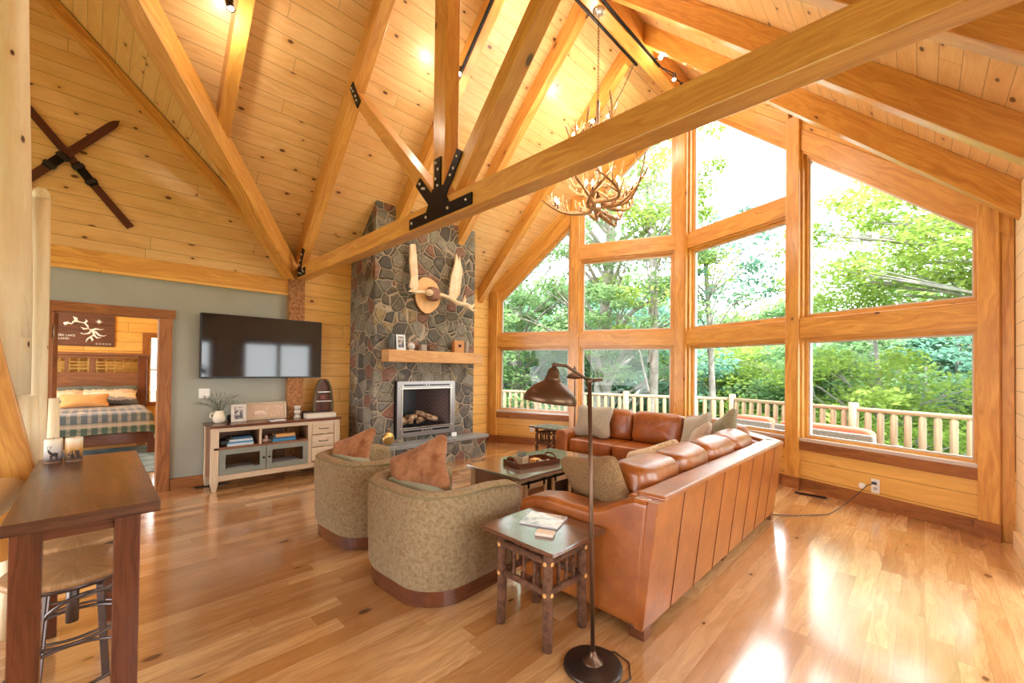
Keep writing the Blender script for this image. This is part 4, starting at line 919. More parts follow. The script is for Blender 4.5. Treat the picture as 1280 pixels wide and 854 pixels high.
# ================================================================== SOFA
So = T_('sectional_sofa', 'cognac brown leather corner sectional in the middle of the room', 'sofa', (-1.5, 3.5, 0))
def SL(mb): mb.v = [p - V(So.location) for p in mb.v]; return mb
ys = 2.08
bpts = [(-.98, ys), (-.98, 4.84), (-1.80, 5.74), (-3.85, 5.74)]       # outer back line (top)
bbot = [(-1.06, ys), (-1.06, 4.80), (-1.84, 5.66), (-3.85, 5.66)]
M['seam'] = plain('leather_seam', (.13,.035,.012), .6)
def seg_panel(k, i, n, nm='back_panel'):
    a, b = V(bpts[k]), V(bpts[k+1]); a2, b2 = V(bbot[k]), V(bbot[k+1]); t0, t1 = i/n, (i+1)/n
    n_out = V((b-a).normalized()); n_out = V((n_out.y, -n_out.x))
    P = []
    for q_ in range(8):
        t = t1 if q_ & 1 else t0; top = a.lerp(b, t); bot = a2.lerp(b2, t)
        p = top if q_ & 4 else bot; z = .752 if q_ & 4 else .055
        if not q_ & 2: pp = p
        else: pp = p - n_out*(.055 if q_ & 4 else .05)
        P.append((pp.x, pp.y, z))
    pn = SL(MB().hexa(P)).build(nm, 'leather', So, bevel=.002, seg=1)
    if i: SL(MB().tube([V(P[0])-V((n_out.x, n_out.y, 0))*-.0012, V(P[4])-V((n_out.x, n_out.y, 0))*-.0012], .0032, 6)).build('seam', M['seam'], pn)
    return pn
for k, n in ((0, 8), (1, 3), (2, 6)):
    for i in range(n): seg_panel(k, i, n)
# inner backs (thick) and rail roll
def wallseg(k, th, z0, z1):
    a, b = V(bpts[k]), V(bpts[k+1]); d = (b-a).normalized(); no = V((d.y, -d.x)); mb = MB()
    if k == 0: a = a + d*.10
    P = []
    for q_ in range(8):
        p = (b if q_ & 1 else a) - no*(.14+th if q_ & 2 else .13); P.append((p.x, p.y, z1 if q_ & 4 else z0))
    return mb.hexa(P)
for k in range(3):
    SL(wallseg(k, .10, .06, .74)).build('back_frame', 'leather', So, bevel=.03, seg=4)
    a, b = V(bpts[k]), V(bpts[k+1]); d = (b-a).normalized(); no = V((d.y, -d.x))
    m = MB(); pa, pb = a-no*.035, b-no*.035
    pa, pb = a-no*.085+(d*.09 if k == 0 else d*0), b-no*.085; m.bar((pa.x, pa.y, .748), (pb.x, pb.y, .748), .17, .045); SL(m).build('top_rail', 'leather', So, bevel=.02, seg=4)
# bases
m = MB(); m.prism([(-1.95, ys+.2, .055), (-1.2, ys+.2, .055), (-1.2, 4.75, .055), (-1.9, 5.5, .055), (-3.65, 5.5, .055), (-3.65, 4.90, .055), (-1.95, 4.90, .055)], (0,0,.24)); SL(m).build('seat_base', 'leather', So, bevel=.015)
# near arm
def arm_profile():
    return [(-1.97, .055), (-1.985, .50), (-1.96, .56), (-1.88, .60), (-1.72, .628), (-1.55, .625), (-1.42, .625), (-1.32, .655), (-1.22, .71), (-1.12, .755), (-1.02, .752), (-1.085, .055)]
m = MB(); m.prism([(x, ys-.004, z) for x, z in arm_profile()], (0, .22, 0)); SL(m).build('arm', 'leather', So, bevel=.035, seg=4)
m = MB(); m.prism([(-3.88, 4.84, .055), (-3.88, 4.84, .52), (-3.84, 4.84, .57), (-3.72, 4.84, .57), (-3.66, 4.84, .52), (-3.66, 4.84, .055)], (0, .82, 0)); SL(m).build('arm', 'leather', So, bevel=.03, seg=4)
# seat cushions
for y0, y1 in ((2.32, 3.02), (3.03, 3.73), (3.74, 4.44)):
    SL(MB().puff((-1.63, (y0+y1)/2, .37), .36, (y1-y0)/2, .09, .22, .16, nu=40, nv=14, amp=.004)).build('seat_cushion', 'leather', So)
SL(MB().puff((-1.75, 4.95, .375), .52, .50, .09, .22, .3, nu=40, nv=14, amp=.004, R=rotm('Z', 0.0))).build('seat_cushion', 'leather', So)
for x0, x1 in ((-3.64, -2.95), (-2.94, -2.20)):
    SL(MB().puff(((x0+x1)/2, 5.20, .375), (x1-x0)/2, .37, .09, .22, .16, nu=40, nv=14, amp=.004)).build('seat_cushion', 'leather', So)
# back cushions
def bcush(c, w, rz, h=.22, t=.15, z=.66, tilt=.18):
    R_ = rotm('Z', rz) @ rotm('X', -tilt) @ rotm('X', PI/2)
    SL(MB().puff((c[0], c[1], z), w/2, h, t, .55, .32, R=R_, nu=52, nv=24, amp=.016, fr=7)).build('back_cushion', 'leather', So)
for y0, y1 in ((2.34, 2.88), (2.89, 3.46), (3.47, 4.06), (4.07, 4.62)): bcush((-1.335, (y0+y1)/2), y1-y0, -PI/2, t=.145, z=.655)
bcush((-1.60, 5.10), .62, -PI*.27)
for x0, x1 in ((-3.62, -2.92), (-2.91, -2.20)): bcush(((x0+x1)/2, 5.44), x1-x0, 0)
bcush((-1.96, 5.42), .46, -.12)
for (x, y) in ((-1.10, 2.13), (-1.10, 4.72), (-1.92, 2.13), (-1.13, 3.45), (-3.8, 4.90), (-3.8, 5.60), (-2.0, 5.58)):
    SL(MB().box(x-.045, x+.045, y-.04, y+.04, 0, .06)).build('foot', 'dark', So, bevel=.003)
# throw pillows on the sofa
pillow('throw_pillow', 'large brown tweed pillow leaning on the near sofa arm', 'tweed', (-1.575, 2.425, .655), .74, .44, .20, frame((.38, .92, .40)) @ rotm('Z', -.22))
pillow('throw_pillow', 'gold and brown brocade pillow lying behind the tweed pillow', 'brocade', (-1.76, 3.50, .60), .56, .50, .17, frame((-.35, -.55, .75), (0,1,.2)))
pillow('throw_pillow', 'square taupe pillow at the left end of the sofa by the side table', 'greyp', (-3.42, 5.16, .70), .56, .46, .17, frame((.1, -1, .32)))
pillow('throw_pillow', 'pale taupe pillow leaning in the sofa corner, leftmost of the three there', 'greyp', (-1.86, 4.86, .71), .50, .50, .15, frame((-.8, -.9, .4)) @ rotm('Z', .25))
pillow('throw_pillow', 'tan pillow propped in front of the others in the sofa corner', 'tanp', (-1.74, 4.62, .67), .50, .44, .15, frame((-1, -.5, .5)) @ rotm('Z', .3))
pillow('throw_pillow', 'olive pillow at the back of the sofa corner, rightmost of three', 'olivep', (-1.55, 4.90, .77), .48, .44, .15, frame((-1, -.8, .3)) @ rotm('Z', .5))
# ================================================================== COFFEE TABLE
Ct = T_('coffee_table', 'brown wood coffee table with black sliding door rail', 'table', (-2.98, 3.42, 0))
x0, x1, y0, y1, h = -.38, .38, -.68, .68, .455
MB().box(x0, x1, y0, y1, h-.028, h).build('tabletop', 'topgrey', Ct, bevel=.004)
for a in (x0+.03, x1-.09):
    for b in (y0+.03, y1-.09): MB().box(a, a+.06, b, b+.06, 0, h-.028).build('leg', 'bleach', Ct, bevel=.003)
MB().box(x0+.04, x1-.04, y0+.05, y0+.065, .10, h-.028).build('end_panel', 'mid', Ct); MB().box(x0+.04, x1-.04, y1-.065, y1-.05, .10, h-.028).build('end_panel', 'mid', Ct)
MB().box(x0+.04, x0+.055, y0+.05, y1-.05, .10, h-.028).build('side_panel', 'mid', Ct)
MB().box(x0+.04, x1-.04, y0+.05, y1-.05, .09, .11).build('shelf', 'mid', Ct)
MB().box(x1-.10, x1-.08, y0+.08, y1-.08, .11, h-.028).build('inner_back', 'darkin', Ct)
MB().box(x1-.05, x1-.035, y0+.09, y1-.09, .385, .427).build('side_apron', 'bleach', Ct)
m = MB(); m.box(x1-.035, x1-.028, y0+.05, y1-.05, .375, .39); m.build('track_rail', 'iron', Ct)
for yy, w, fill in ((y0+.26, .32, True), (y0+.66, .32, False), (y0+1.02, .30, True)):
    m = MB(); b = .045; m.box(x1-.04, x1-.025, yy-w/2, yy-w/2+b, .12, .365); m.box(x1-.04, x1-.025, yy+w/2-b, yy+w/2, .12, .365); m.box(x1-.04, x1-.025, yy-w/2+b, yy+w/2-b, .12, .12+b); m.box(x1-.04, x1-.025, yy-w/2+b, yy+w/2-b, .365-b, .365)
    dr = m.build('sliding_door', 'bleach', Ct, bevel=.002)
    if fill: MB().box(x1-.045, x1-.038, yy-w/2+b, yy+w/2-b, .12+b, .365-b).build('door_panel', 'mid', dr)
    for s_ in (-1, 1): MB().box(x1-.026, x1-.020, yy+s_*w*.35-.012, yy+s_*w*.35+.012, .33, .40).build('hanger', 'iron', dr)
# tray with things
Tz = .455
Tr = T_('wooden_tray', 'dark wooden serving tray on the coffee table', 'tray', (-2.93, 3.27, Tz), -.18)
MB().box(-.15, .15, -.26, .26, 0, .012).build('tray_base', 'dark', Tr)
m = MB(); m.box(-.15, -.138, -.26, .26, .012, .05); m.box(.138, .15, -.26, .26, .012, .05); m.build('tray_side', 'dark', Tr)
for s_ in (-1, 1):
    m = MB(); y = s_*.255; m.box(-.138, .138, y-.006, y+.006, .012, .05); m.build('tray_end', 'dark', Tr)
    m = MB(); m.tube([(-.09, y, .045), (-.07, y, .075), (-.03, y, .09), (.03, y, .09), (.07, y, .075), (.09, y, .045)], .009, 8); m.build('handle', 'dark', Tr)
def onTray(x, y, z=.012): p = Matrix.Rotation(-.18, 3, 'Z') @ V((x, y, z)); return (Tr.location.x+p.x, Tr.location.y+p.y, Tz+z)
e = T_('wooden_caddy', 'small light wood caddy holding dark pens on the tray', 'caddy', onTray(-.02, -.12), .2)
m = MB(); m.box(-.05, .05, -.06, .06, 0, .008); m.box(-.05, -.043, -.06, .06, .008, .08); m.box(.043, .05, -.06, .06, .008, .08); m.box(-.043, .043, -.06, -.053, .008, .08); m.box(-.043, .043, .053, .06, .008, .08); m.build('caddy_box', 'bleach', e)
for k in range(5): MB().tube([(-.02+.01*k, -.03+.012*k, .01), (-.03+.015*k, -.035+.016*k, .125+.01*(k % 2))], .006, 6).build('pen', plain('teal_pen', (.03,.09,.11), .4) if k == 0 else bpy.data.materials['teal_pen'], e)
e = T_('domino_box', 'small open wood box with black dots beside the caddy', 'box', onTray(.05, .0), .2)
MB().box(-.035, .035, -.05, .05, 0, .05).build('box_body', 'cut', e, bevel=.003); MB().lathe([(.017, 0), (.017, .002), (0, .003)], (.035, -.01, .028), 12, rotm('Y', PI/2)).build('box_hole', 'iron', e)
rnd = random.Random(9)
g_mats = [plain('game_piece_ivory', (.75,.68,.58), .5), plain('game_piece_amber', (.55,.22,.07), .5), plain('game_piece_grey', (.25,.24,.24), .5)]
gb = {}
for k in range(16):
    p = onTray(rnd.uniform(-.10, .10), .07+rnd.uniform(0, .16)) ; mi = k % 3
    m = MB(); m.box(-.018, .018, -.011, .011, 0, .008); o = m.build('game_piece', g_mats[mi], bevel=.001); o.location = (p[0], p[1], p[2]); o.rotation_euler.z = rnd.random()*3
    tag(o, ['ivory', 'amber', 'grey'][mi] + ' game tile scattered on the tray right of the caddy', 'game piece', ['ivory', 'amber', 'grey'][mi]+' game tiles loose on the tray')
# ================================================================== LOG END TABLES
def make_end(sx, sy, h):
    e = empty('log_end_table', (0,0,0)); hx, hy = sx/2, sy/2
    MB().box(-hx, hx, -hy, hy, h-.022, h).build('tabletop', 'topdark', e, bevel=.003)
    lx, ly = hx-.10, hy-.085; r = .026
    for a in (-lx, lx):
        for b in (-ly, ly):
            P = [(a*1.02, b*1.02, 0), (a+.002, b, .15), (a-.002, b, .33), (a, b, h-.022)]; MB().tube(P, [r, r*1.05, r*.97, r], 12).build('leg', 'bark', e)
    for z in (h-.10, h-.26):
        for (p, q_) in (((-lx, -ly), (lx, -ly)), ((-lx, ly), (lx, ly)), ((-lx, -ly), (-lx, ly)), ((lx, -ly), (lx, ly))):
            P0, P1 = V((*p, z)), V((*q_, z)); rl = MB().tube([P0, P0.lerp(P1, .5)+V((0,0,.003)), P1], .020, 10).build('rail', 'bark', e)
            for s_ in (P0, P1):
                d = (s_-P0.lerp(P1, .5)).normalized(); MB().lathe([(.012, 0), (.011, .004), (0, .006)], s_+d*.026, 10, d.to_track_quat('Z', 'Y').to_matrix()).build('peg_end', 'cut', rl)
    for (p, q_) in (((-lx, -ly), (lx, -ly)), ((-lx, ly), (lx, ly)), ((-lx, -ly), (-lx, ly)), ((lx, -ly), (lx, ly))):
        for k in (.28, .5, .72):
            x, y = p[0]+(q_[0]-p[0])*k, p[1]+(q_[1]-p[1])*k
            MB().tube([(x, y, h-.265), (x+.003, y, h-.18), (x, y, h-.10)], [.009, .0105, .009], 8).build('spindle', 'bark', e)
    return e
M['topdark'] = wood('reclaimed_dark_top', (.22,.08,.035), (.11,.042,.022), (.045,.018,.010), plank=(.15, 3), rough=.2, grain=1.6, gs=16, seam=.003, coat=.9, coatr=.14, coatior=1.9)
e1 = make_end(.54, .47, .55); e1.location = (-1.545, 1.82, 0)
e1.children[0].location.z = 0
tag(e1, 'log legged end table with twig spindles beside the near sofa arm', 'side table', 'rustic log end tables')
e2 = copy_tree(e1); e2.location = (-4.18, 5.12, 0); e2['label'] = 'log legged end table at the far left end of the sofa under the window'
e = T_('magazine', 'glossy pale magazine lying on the near log end table', 'magazine', (-1.60, 1.90, .55), .35)
MB().box(-.115, .115, -.10, .10, 0, .010).build('pages', 'paper', e, bevel=.002)
q = N('magazine_cover'); o_ = q.obj(); q.bsdf(q.ramp(q.noise(o_, 14, 4)[0], [(.35, (.30,.34,.42)), (.5, (.70,.72,.76)), (.62, (.85,.85,.84)), (.75, (.55,.40,.32))]), .25, coat=.5); MB().box(-.115, .115, -.10, .10, .010, .0115).build('cover', q.m, e)
one(MB().box(-.05, .05, -.03, .03, 0, .018), 'card_box', plain('cream_card', (.80,.66,.54), .5), 'small cream box in front of the magazine', 'box', bevel=.002); bpy.data.objects['card_box'].location = (-1.46, 1.745, .55); bpy.data.objects['card_box'].rotation_euler.z = .45
# ================================================================== FLOOR LAMPS
def make_lamp():
    e = empty('floor_lamp', (0,0,0))
    b_ = MB().lathe([(0, 0), (.135, 0), (.142, .008), (.140, .020), (.128, .026), (.05, .030), (.035, .034), (0, .034)], n=40).build('base', 'basem', e)
    MB().lathe([(.052, .030), (.046, .038), (.022, .055), (.016, .075), (.012, .085), (0, .085)], n=24).build('base_collar', 'bronze', e)
    MB().tube([(0, 0, .05), (-.012, -.006, .7), (-.026, -.012, 1.40)], .0105, 14).build('pole', 'bronze', e)
    j = V((-.026, -.012, 1.395))
    MB().tube([j+V((.045, .045, .008)), j+V((.0, .0, 0)), ], .008, 10).build('tension_rod', 'bronze', e)
    MB().puff(j, .017, .017, .017, 1, 1, nu=12, nv=8).build('joint', 'bronze', e)
    a = j+V((-.085, -.082, .075)); b2 = j+V((-.125, -.12, .078)); ar = MB().tube([j, a, b2], [.0075, .0075, .009], 10).build('arm', 'bronze', e)
    MB().puff(b2, .015, .015, .012, 1, 1, nu=12, nv=8).build('arm_knob', 'bronze', ar)
    R_ = Matrix.Rotation(-.12, 3, V((.7, -.7, 0)))
    prof = [(.010, .0), (.012, -.012), (.024, -.020), (.030, -.035), (.033, -.062), (.040, -.066), (.036, -.072), (.050, -.084), (.088, -.108), (.118, -.138), (.130, -.165), (.130, -.185), (.127, -.187), (.124, -.168), (.112, -.142), (.084, -.115), (.045, -.092), (.0, -.088)]
    sh = MB().lathe([(r, z) for r, z in prof], b2, 40, R_).build('lamp_shade', 'bronze', e)
    MB().puff(b2 + R_ @ V((0,0,-.125)), .028, .028, .036, 1, 1, nu=12, nv=8).build('bulb', 'white', sh)
    MB().tube([b2+V((0,0,-.01)), b2+V((0,0,.0))], .012, 10).build('socket_cap', 'bronze', sh)
    return e
l1 = make_lamp(); l1.location = (-1.141, 1.735, 0); tag(l1, 'bronze floor lamp with barn shade in front of the sofa arm', 'lamp', 'bronze barn shade floor lamps')
l2 = copy_tree(l1); l2.location = (-4.16, 5.72, 0); l2.rotation_euler.z = 1.41; l2.scale = (1.0, 1.0, 1.02); l2['label'] = 'bronze floor lamp far off behind the sofa by the window post'
m = MB(); m.tube([(.0, .12, .02), (.02, .17, .006), (.11, .15, .006), (.17, .06, .006), (.15, -.04, .006), (.12, -.09, .006)], .0035, 6); m.build('lamp_cord', 'blackp', l1)
pO = PW('R', sR_, .27, -.02); m = MB(); pts_ = [pO, pO+V((-.06,-.06,-.03)), pO+V((-.16,-.12,-.16)), V((-.62, 5.60, .02)), V((-.68, 5.30, .006)), V((-.80, 5.15, .006)), V((-.92, 5.0, .006)), V((-1.1, 4.85, .006))]
m.tube(pts_, .004, 6); one(m, 'extension_lead', 'blackp', 'black power cord from the right outlet to the sofa back', 'cord')
m = MB(); m.box(-.02, .02, -.015, .015, -.012, .012); o = m.build('power_plug', 'blackp', bevel=.003); o.location = pO+V((-.005, -.01, 0)); tag(o, 'black plug pushed into the right outlet', 'plug')

# ================================================================== BAR TABLE + STOOLS + CANDLES
bt = T_('sofa_table', 'long dark stained counter height table at the left edge', 'table', (-2.72, -.02, 0))
bz = .935
m = MB(); 
m.hexa([((-3.36 if not i & 1 else -2.06), (.19 if i & 2 else -.20), bz if i & 4 else bz-.04) for i in range(8)]); m.v = [p-V(bt.location) for p in m.v]; m.build('tabletop', wood('walnut_plank_top', (.19,.075,.036), (.12,.042,.020), (.04,.013,.008), rough=.28, grain=1.8, gs=9, coat=.2, coatr=.2), bt, bevel=.004)
for xx in (-2.20, -3.30):
    for yy in (.065, -.19):
        m = MB(); m.box(xx-.035, xx+.035, yy, yy+.075, 0, bz-.04); m.v = [p-V(bt.location) for p in m.v]; m.build('leg', 'dark', bt, bevel=.003)
m = MB(); m.box(-2.20, -2.18, -.12, .065, bz-.105, bz-.04); m.v = [p-V(bt.location) for p in m.v]; m.build('end_apron', 'dark', bt, bevel=.002)
for yy in (-.17, .10):
    m = MB(); m.box(-3.27, -2.235, yy, yy+.02, bz-.105, bz-.04); m.v = [p-V(bt.location) for p in m.v]; m.build('side_apron', 'dark', bt, bevel=.002)
def make_stool():
    e = empty('bar_stool', (0,0,0)); h = .62
    MB().lathe([(0, h-.032), (.185, h-.032), (.20, h-.025), (.203, h-.008), (.195, h), (0, h)], n=44).build('seat', 'stoolw', e)
    MB().lathe([(.15, h-.05), (.178, h-.05), (.178, h-.033), (.15, h-.033)], n=40).build('seat_ring', 'stoolm', e)
    for k in range(4):
        a = PI/4+k*PI/2+.25; p = V((math.cos(a)*.15, math.sin(a)*.15, h-.05)); q_ = V((math.cos(a)*.215, math.sin(a)*.215, 0)); d = (q_-p).normalized()
        m = MB(); up = V((math.cos(a), math.sin(a), 0)); m.bar(p, q_, .030, .007, up=up); m.build('leg', 'stoolm', e, bevel=.002)
    MB().tube([(0,0,h-.05), (0,0,h-.24)], [.020]*2, 16).build('screw_post', 'stoolm', e)
    for z, r in ((.36, .165), (.19, .192)):
        m = MB(); m.tube([(r*math.cos(t*PI/18), r*math.sin(t*PI/18), z) for t in range(37)], .007, 8, cap=False); m.build('foot_ring', 'stoolm', e)
    for k in range(4):
        a0 = PI/4+k*PI/2+.25; a1 = a0+PI/2; m = MB(); P = []
        for i in range(13):
            t = i/12; a = a0+(a1-a0)*t; r = .158; P.append((r*math.cos(a), r*math.sin(a), .455+.085*math.sin(PI*t)**.6)); 
        m.tube(P, .007, 8); m.build('arch_brace', 'stoolm', e)
    return e
M['stoolw'] = wood('tan_stool_seat', (.60,.36,.17), (.50,.28,.12), (.32,.15,.06), rough=.4, grain=1.1, gs=12)
M['stoolm'] = plain('gunmetal', (.16,.13,.13), .35, metal=.8)
s1 = make_stool(); s1.location = (-2.515, -.045, 0); tag(s1, 'round wood seat industrial stool tucked under the near end of the dark table', 'stool', 'industrial stools under the dark table')
s2 = copy_tree(s1); s2.location = (-2.955, -.045, 0); s2['label'] = 'round wood seat stool second under the dark table, behind the first'
def candle(y, x, lab, sky):
    e = T_('candle', lab, 'candle', (x, y, bz), 0)
    q = N('candle_print_'+sky); s_ = q.sep(q.obj()); f = q.math('ADD', q.math('MULTIPLY', s_[2], 7.5), q.math('MULTIPLY', q.noise(q.obj(), 26, 2)[0], .06))
    col = [(0, (.66,.40,.24)), (.13, (.06,.04,.035)), (.30, (.45,.38,.36)), (.55, (.72,.70,.68)), (.86, (.93,.86,.72))] if sky == 'pale' else [(0, (.66,.40,.24)), (.13, (.06,.04,.035)), (.50, (.62,.30,.08)), (.72, (.85,.62,.35)), (.86, (.93,.86,.72))]
    q.bsdf(q.ramp(f, col), .45)
    MB().lathe([(.032, 0), (.034, .004), (.034, .118), (.031, .125), (.022, .121), (0, .119)], n=36).build('wax_pillar', q.m, e)
    MB().tube([(0,0,.119), (.001, 0, .13)], .0012, 5).build('wick', 'iron', e)
    # dark deer silhouette wrapped on the front
    de = MB(); r = .0345
    def W(u, z): a = u/r + .0; return V((r*math.cos(a), r*math.sin(a), z))
    def sil(pl2, w):
        P = [V(p) for p in pl2]
        for i in range(len(P)-1):
            a, b = P[i], P[i+1]; d = (b-a).normalized(); n_ = V((-d.y, d.x))
            k_ = len(de.v); wa, wb = w[i], w[i+1]; de.v += [W(*(a+n_*wa)), W(*(b+n_*wb)), W(*(b-n_*wb)), W(*(a-n_*wa))]; de.face([k_, k_+1, k_+2, k_+3], [(0,0)]*4)
    if sky == 'pale':
        sil([(.018, .042), (.005, .045), (-.008, .047)], [.009, .010, .009]); sil([(-.006, .048), (-.014, .062), (-.020, .068)], [.007, .005, .003])
        for x_ in (.016, .011, -.004, -.009): sil([(x_, .04), (x_+.001, .018)], [.0026, .0015])
        sil([(-.014, .068), (-.008, .080), (-.014, .090)], [.0012, .001, .0006]); sil([(-.017, .069), (-.022, .082), (-.017, .092)], [.0012, .001, .0006]); sil([(-.009, .079), (-.004, .088)], [.001, .0006])
    else:
        sil([(.022, .045), (.008, .048), (-.006, .047)], [.010, .013, .012]); sil([(-.006, .046), (-.018, .040), (-.022, .034)], [.010, .007, .003])
        for x_ in (.020, .014, -.002, -.008): sil([(x_, .04), (x_+.001, .018)], [.004, .003])
    de.build('animal_silhouette', plain('silhouette_ink', (.035,.025,.025), .6) if 'silhouette_ink' not in bpy.data.materials else bpy.data.materials['silhouette_ink'], e)
candle(-.140, -3.22, 'pillar candle printed with an antlered deer against a pale sky', 'pale')
candle(-.066, -3.21, 'pillar candle printed with a bear shape against an orange sky', 'orange')
# ================================================================== LOG STAIR at the left edge
st = T_('log_staircase', 'peeled log stair side with newel and spindles at the left edge', 'staircase', (-3.6, -.4, 0))
def STL(mb): mb.v = [p-V(st.location) for p in mb.v]; return mb
def rough_tube(P, r, n=14, seed=0):
    P = [V(p) for p in P]; pts_ = []; rr = []
    for i in range(len(P)-1):
        for k in range(6): pts_.append(P[i].lerp(P[i+1], k/6))
    pts_.append(P[-1])
    for i in range(len(pts_)): rr.append(r*(1+.07*mnoise.noise(V((seed*3.1, i*.35, 0)))))
    rr[0] *= .93; rr[-1] *= .9
    return MB().tube(pts_, rr, n)
STL(rough_tube([(-3.62, -.222, 0), (-3.62, -.228, 2.40), ], .040, seed=1)).build('newel_post', 'peel', st)
STL(MB().lathe([(.038, 2.40), (.034, 2.44), (.02, 2.462), (0, 2.468)], (-3.62, -.228, 0), 14)).build('post_cap', 'peel', st)
STL(rough_tube([(-3.45, -.325, 1.28), (-3.45, -.40, 4.6)], .095, seed=2)).build('wall_log', 'peel', st)
STL(rough_tube([(-3.40, -.268, 1.59), (-3.40, -.345, 2.75), (-3.40, -.42, 3.8)], .024, seed=3)).build('spindle', 'peel', st)
STL(rough_tube([(-3.44, -.305, .0), (-3.44, -.275, 1.29)], .036, seed=4)).build('lower_post', 'peel', st)
STL(rough_tube([(-3.50, -.215, .0), (-3.50, -.235, 1.27)], .026, seed=5)).build('lower_spindle', 'peel', st)
STL(rough_tube([(-3.75, -.165, .0), (-3.75, -.165, 1.24)], .026, seed=6)).build('lower_spindle', 'peel', st)
m = MB(); m.bar((-3.36, -.235, .45), (-3.36, -.60, 2.35), .06, .22, up=(0, 1, .2)); STL(m).build('stringer', 'beam', st, bevel=.006)
STL(rough_tube([(-3.30, -.30, .80), (-2.4, -.42, .80)], .075, seed=7)).build('half_log_tread', 'peel', st)

# ================================================================== CHANDELIER
cl = (XC, 4.30)
Ch = T_('antler_chandelier', 'two tier antler chandelier with candle bulbs hanging from the ridge', 'chandelier', (XC, 4.30, 5.87))
def CL(mb): mb.v = [p-V(Ch.location) for p in mb.v]; return mb
CL(MB().lathe([(.075, 0), (.072, -.02), (.045, -.045), (.0, -.05)][::-1], (XC, 4.30, 5.87), 24)).build('canopy', 'nickel', Ch)
ch_ = MB(); z = 5.82; k = 0
while z > 4.75:
    ch_.tube([(XC+.012*math.cos(a)*(1 if k % 2 else 0), 4.30+.012*math.cos(a)*(0 if k % 2 else 1), z-.022+.024*math.sin(a)) for a in [i*PI/4 for i in range(9)]], .003, 5, cap=False); z -= .040; k += 1
CL(ch_).build('chain', 'iron', Ch)
CL(MB().tube([(XC, 4.30, 4.75), (XC, 4.30, 3.5)], .022, 10)).build('stem', 'bronze', Ch)
CL(MB().puff((XC, 4.30, 4.33), .06, .06, .06, 1, 1)).build('hub', 'iron', Ch)
rnd = random.Random(21)
def antler(center, ang, rad, z0, lift, size, seed, name='antler', flip=1):
    r_ = random.Random(seed); m = MB(); c_ = V(center); d = V((math.cos(ang), math.sin(ang), 0)); tn = V((-d.y, d.x, 0))*flip
    P = []; n = 9
    for i in range(n+1):
        t = i/n; out = rad*(.10+.90*t)*(1-.04*t*t); P.append(c_ + d*out + tn*(.22*size*math.sin(t*PI*.9)) + V((0, 0, z0 - .10*size*math.sin(t*PI) + lift*t**2.2)))
    R_ = [size*.029*(1-.70*(i/n)) for i in range(n+1)]; m.tube(P, R_, 8)
    for i, (t, L) in enumerate(((.28, .20), (.48, .26), (.66, .24), (.84, .17))):
        k = int(t*n); b = P[k]; up = V((0,0,1))*(.75+.3*r_.random()) + d*r_.uniform(-.15, .35) + tn*r_.uniform(-.9, .3)
        up.normalize(); L *= size*(.85+.4*r_.random()); cur = d*.35
        Q = [b, b+up*L*.4+cur*L*.15, b+up*L*.75+cur*L*.22, b+up*L+cur*L*.12]; rr = R_[k]*.8; m.tube(Q, [rr, rr*.75, rr*.5, .002], 6)
    return CL(m).build(name, 'ant', Ch), P
bulbs = []
cr_ = random.Random(14)
for k in range(11):
    a = 2*PI*k/11+cr_.uniform(-.18, .18); o, P = antler((XC, 4.30, 0), a, cr_.uniform(.52, .74), cr_.uniform(3.38, 3.52), cr_.uniform(.02, .42), cr_.uniform(.9, 1.1), k, flip=cr_.choice((-1, 1))*cr_.uniform(.4, 1.6))
    bulbs.append(P[6]+V((0, 0, .02)))
for k in range(9):
    a = 2*PI*k/9+cr_.uniform(-.25, .25); o, P = antler((XC, 4.30, 0), a, cr_.uniform(.26, .50), cr_.uniform(3.55, 3.8), cr_.uniform(.25, .55), .85, 40+k, flip=cr_.choice((-1, 1))*cr_.uniform(.4, 1.6))
    if k % 2 == 0: bulbs.append(P[5]+V((0, 0, .02)))
for k in range(9):
    a = 2*PI*k/9+cr_.uniform(-.25, .25); o, P = antler((XC, 4.30, 0), a, cr_.uniform(.26, .44), cr_.uniform(4.25, 4.5), cr_.uniform(.15, .36), .85, 80+k, flip=cr_.choice((-1, 1))*cr_.uniform(.4, 1.5))
    if k % 3 == 0: bulbs.append(P[6]+V((0, 0, .02)))
for b in bulbs:
    sl = CL(MB().tube([b, b+V((0,0,.055))], .011, 8)).build('candle_sleeve', 'dark', Ch)
    CL(MB().lathe([(.006, .055), (.015, .068), (.017, .083), (.010, .105), (0, .122)], b, 10)).build('candle_bulb', 'bulb', sl)
m = MB(); m.tube([(XC-.09, 5.36, 5.84), (XC-.08, 5.0, 5.25), (XC-.05, 4.6, 4.72), (XC, 4.32, 4.42)], .005, 6); CL(m).build('feed_cord', 'iron', Ch)
# track lighting
def track(p0, p1, label, heads, name='track_light', g='black track lights in the roof'):
    p0, p1 = V(p0), V(p1); e = T_(name, label, 'track light', tuple(p0), 0, g)
    def lc(mb): mb.v = [p-p0 for p in mb.v]; return mb
    lc(MB().bar(p0, p1, .03, .022)).build('track_rail', 'iron', e)
    for b, dr in heads:
        b, dr = V(b), V(dr).normalized(); R_ = dr.to_track_quat('Z', 'Y').to_matrix()
        hd = lc(MB().lathe([(.0, -.07), (.022, -.065), (.030, -.03), (.032, .04), (.036, .06), (.030, .055), (0, .05)], b, 16, R_)).build('spot_head', 'basem', e)
        lc(MB().lathe([(.028, .052), (.020, .062), (0, .066)], b, 12, R_)).build('spot_lens', 'bulb', hd)
        near = p0.lerp(p1, max(0, min(1, (b-p0).dot(p1-p0)/(p1-p0).length_squared))); lc(MB().tube([near, b-dr*.06], .007, 6)).build('spot_stem', 'iron', hd)
    return e
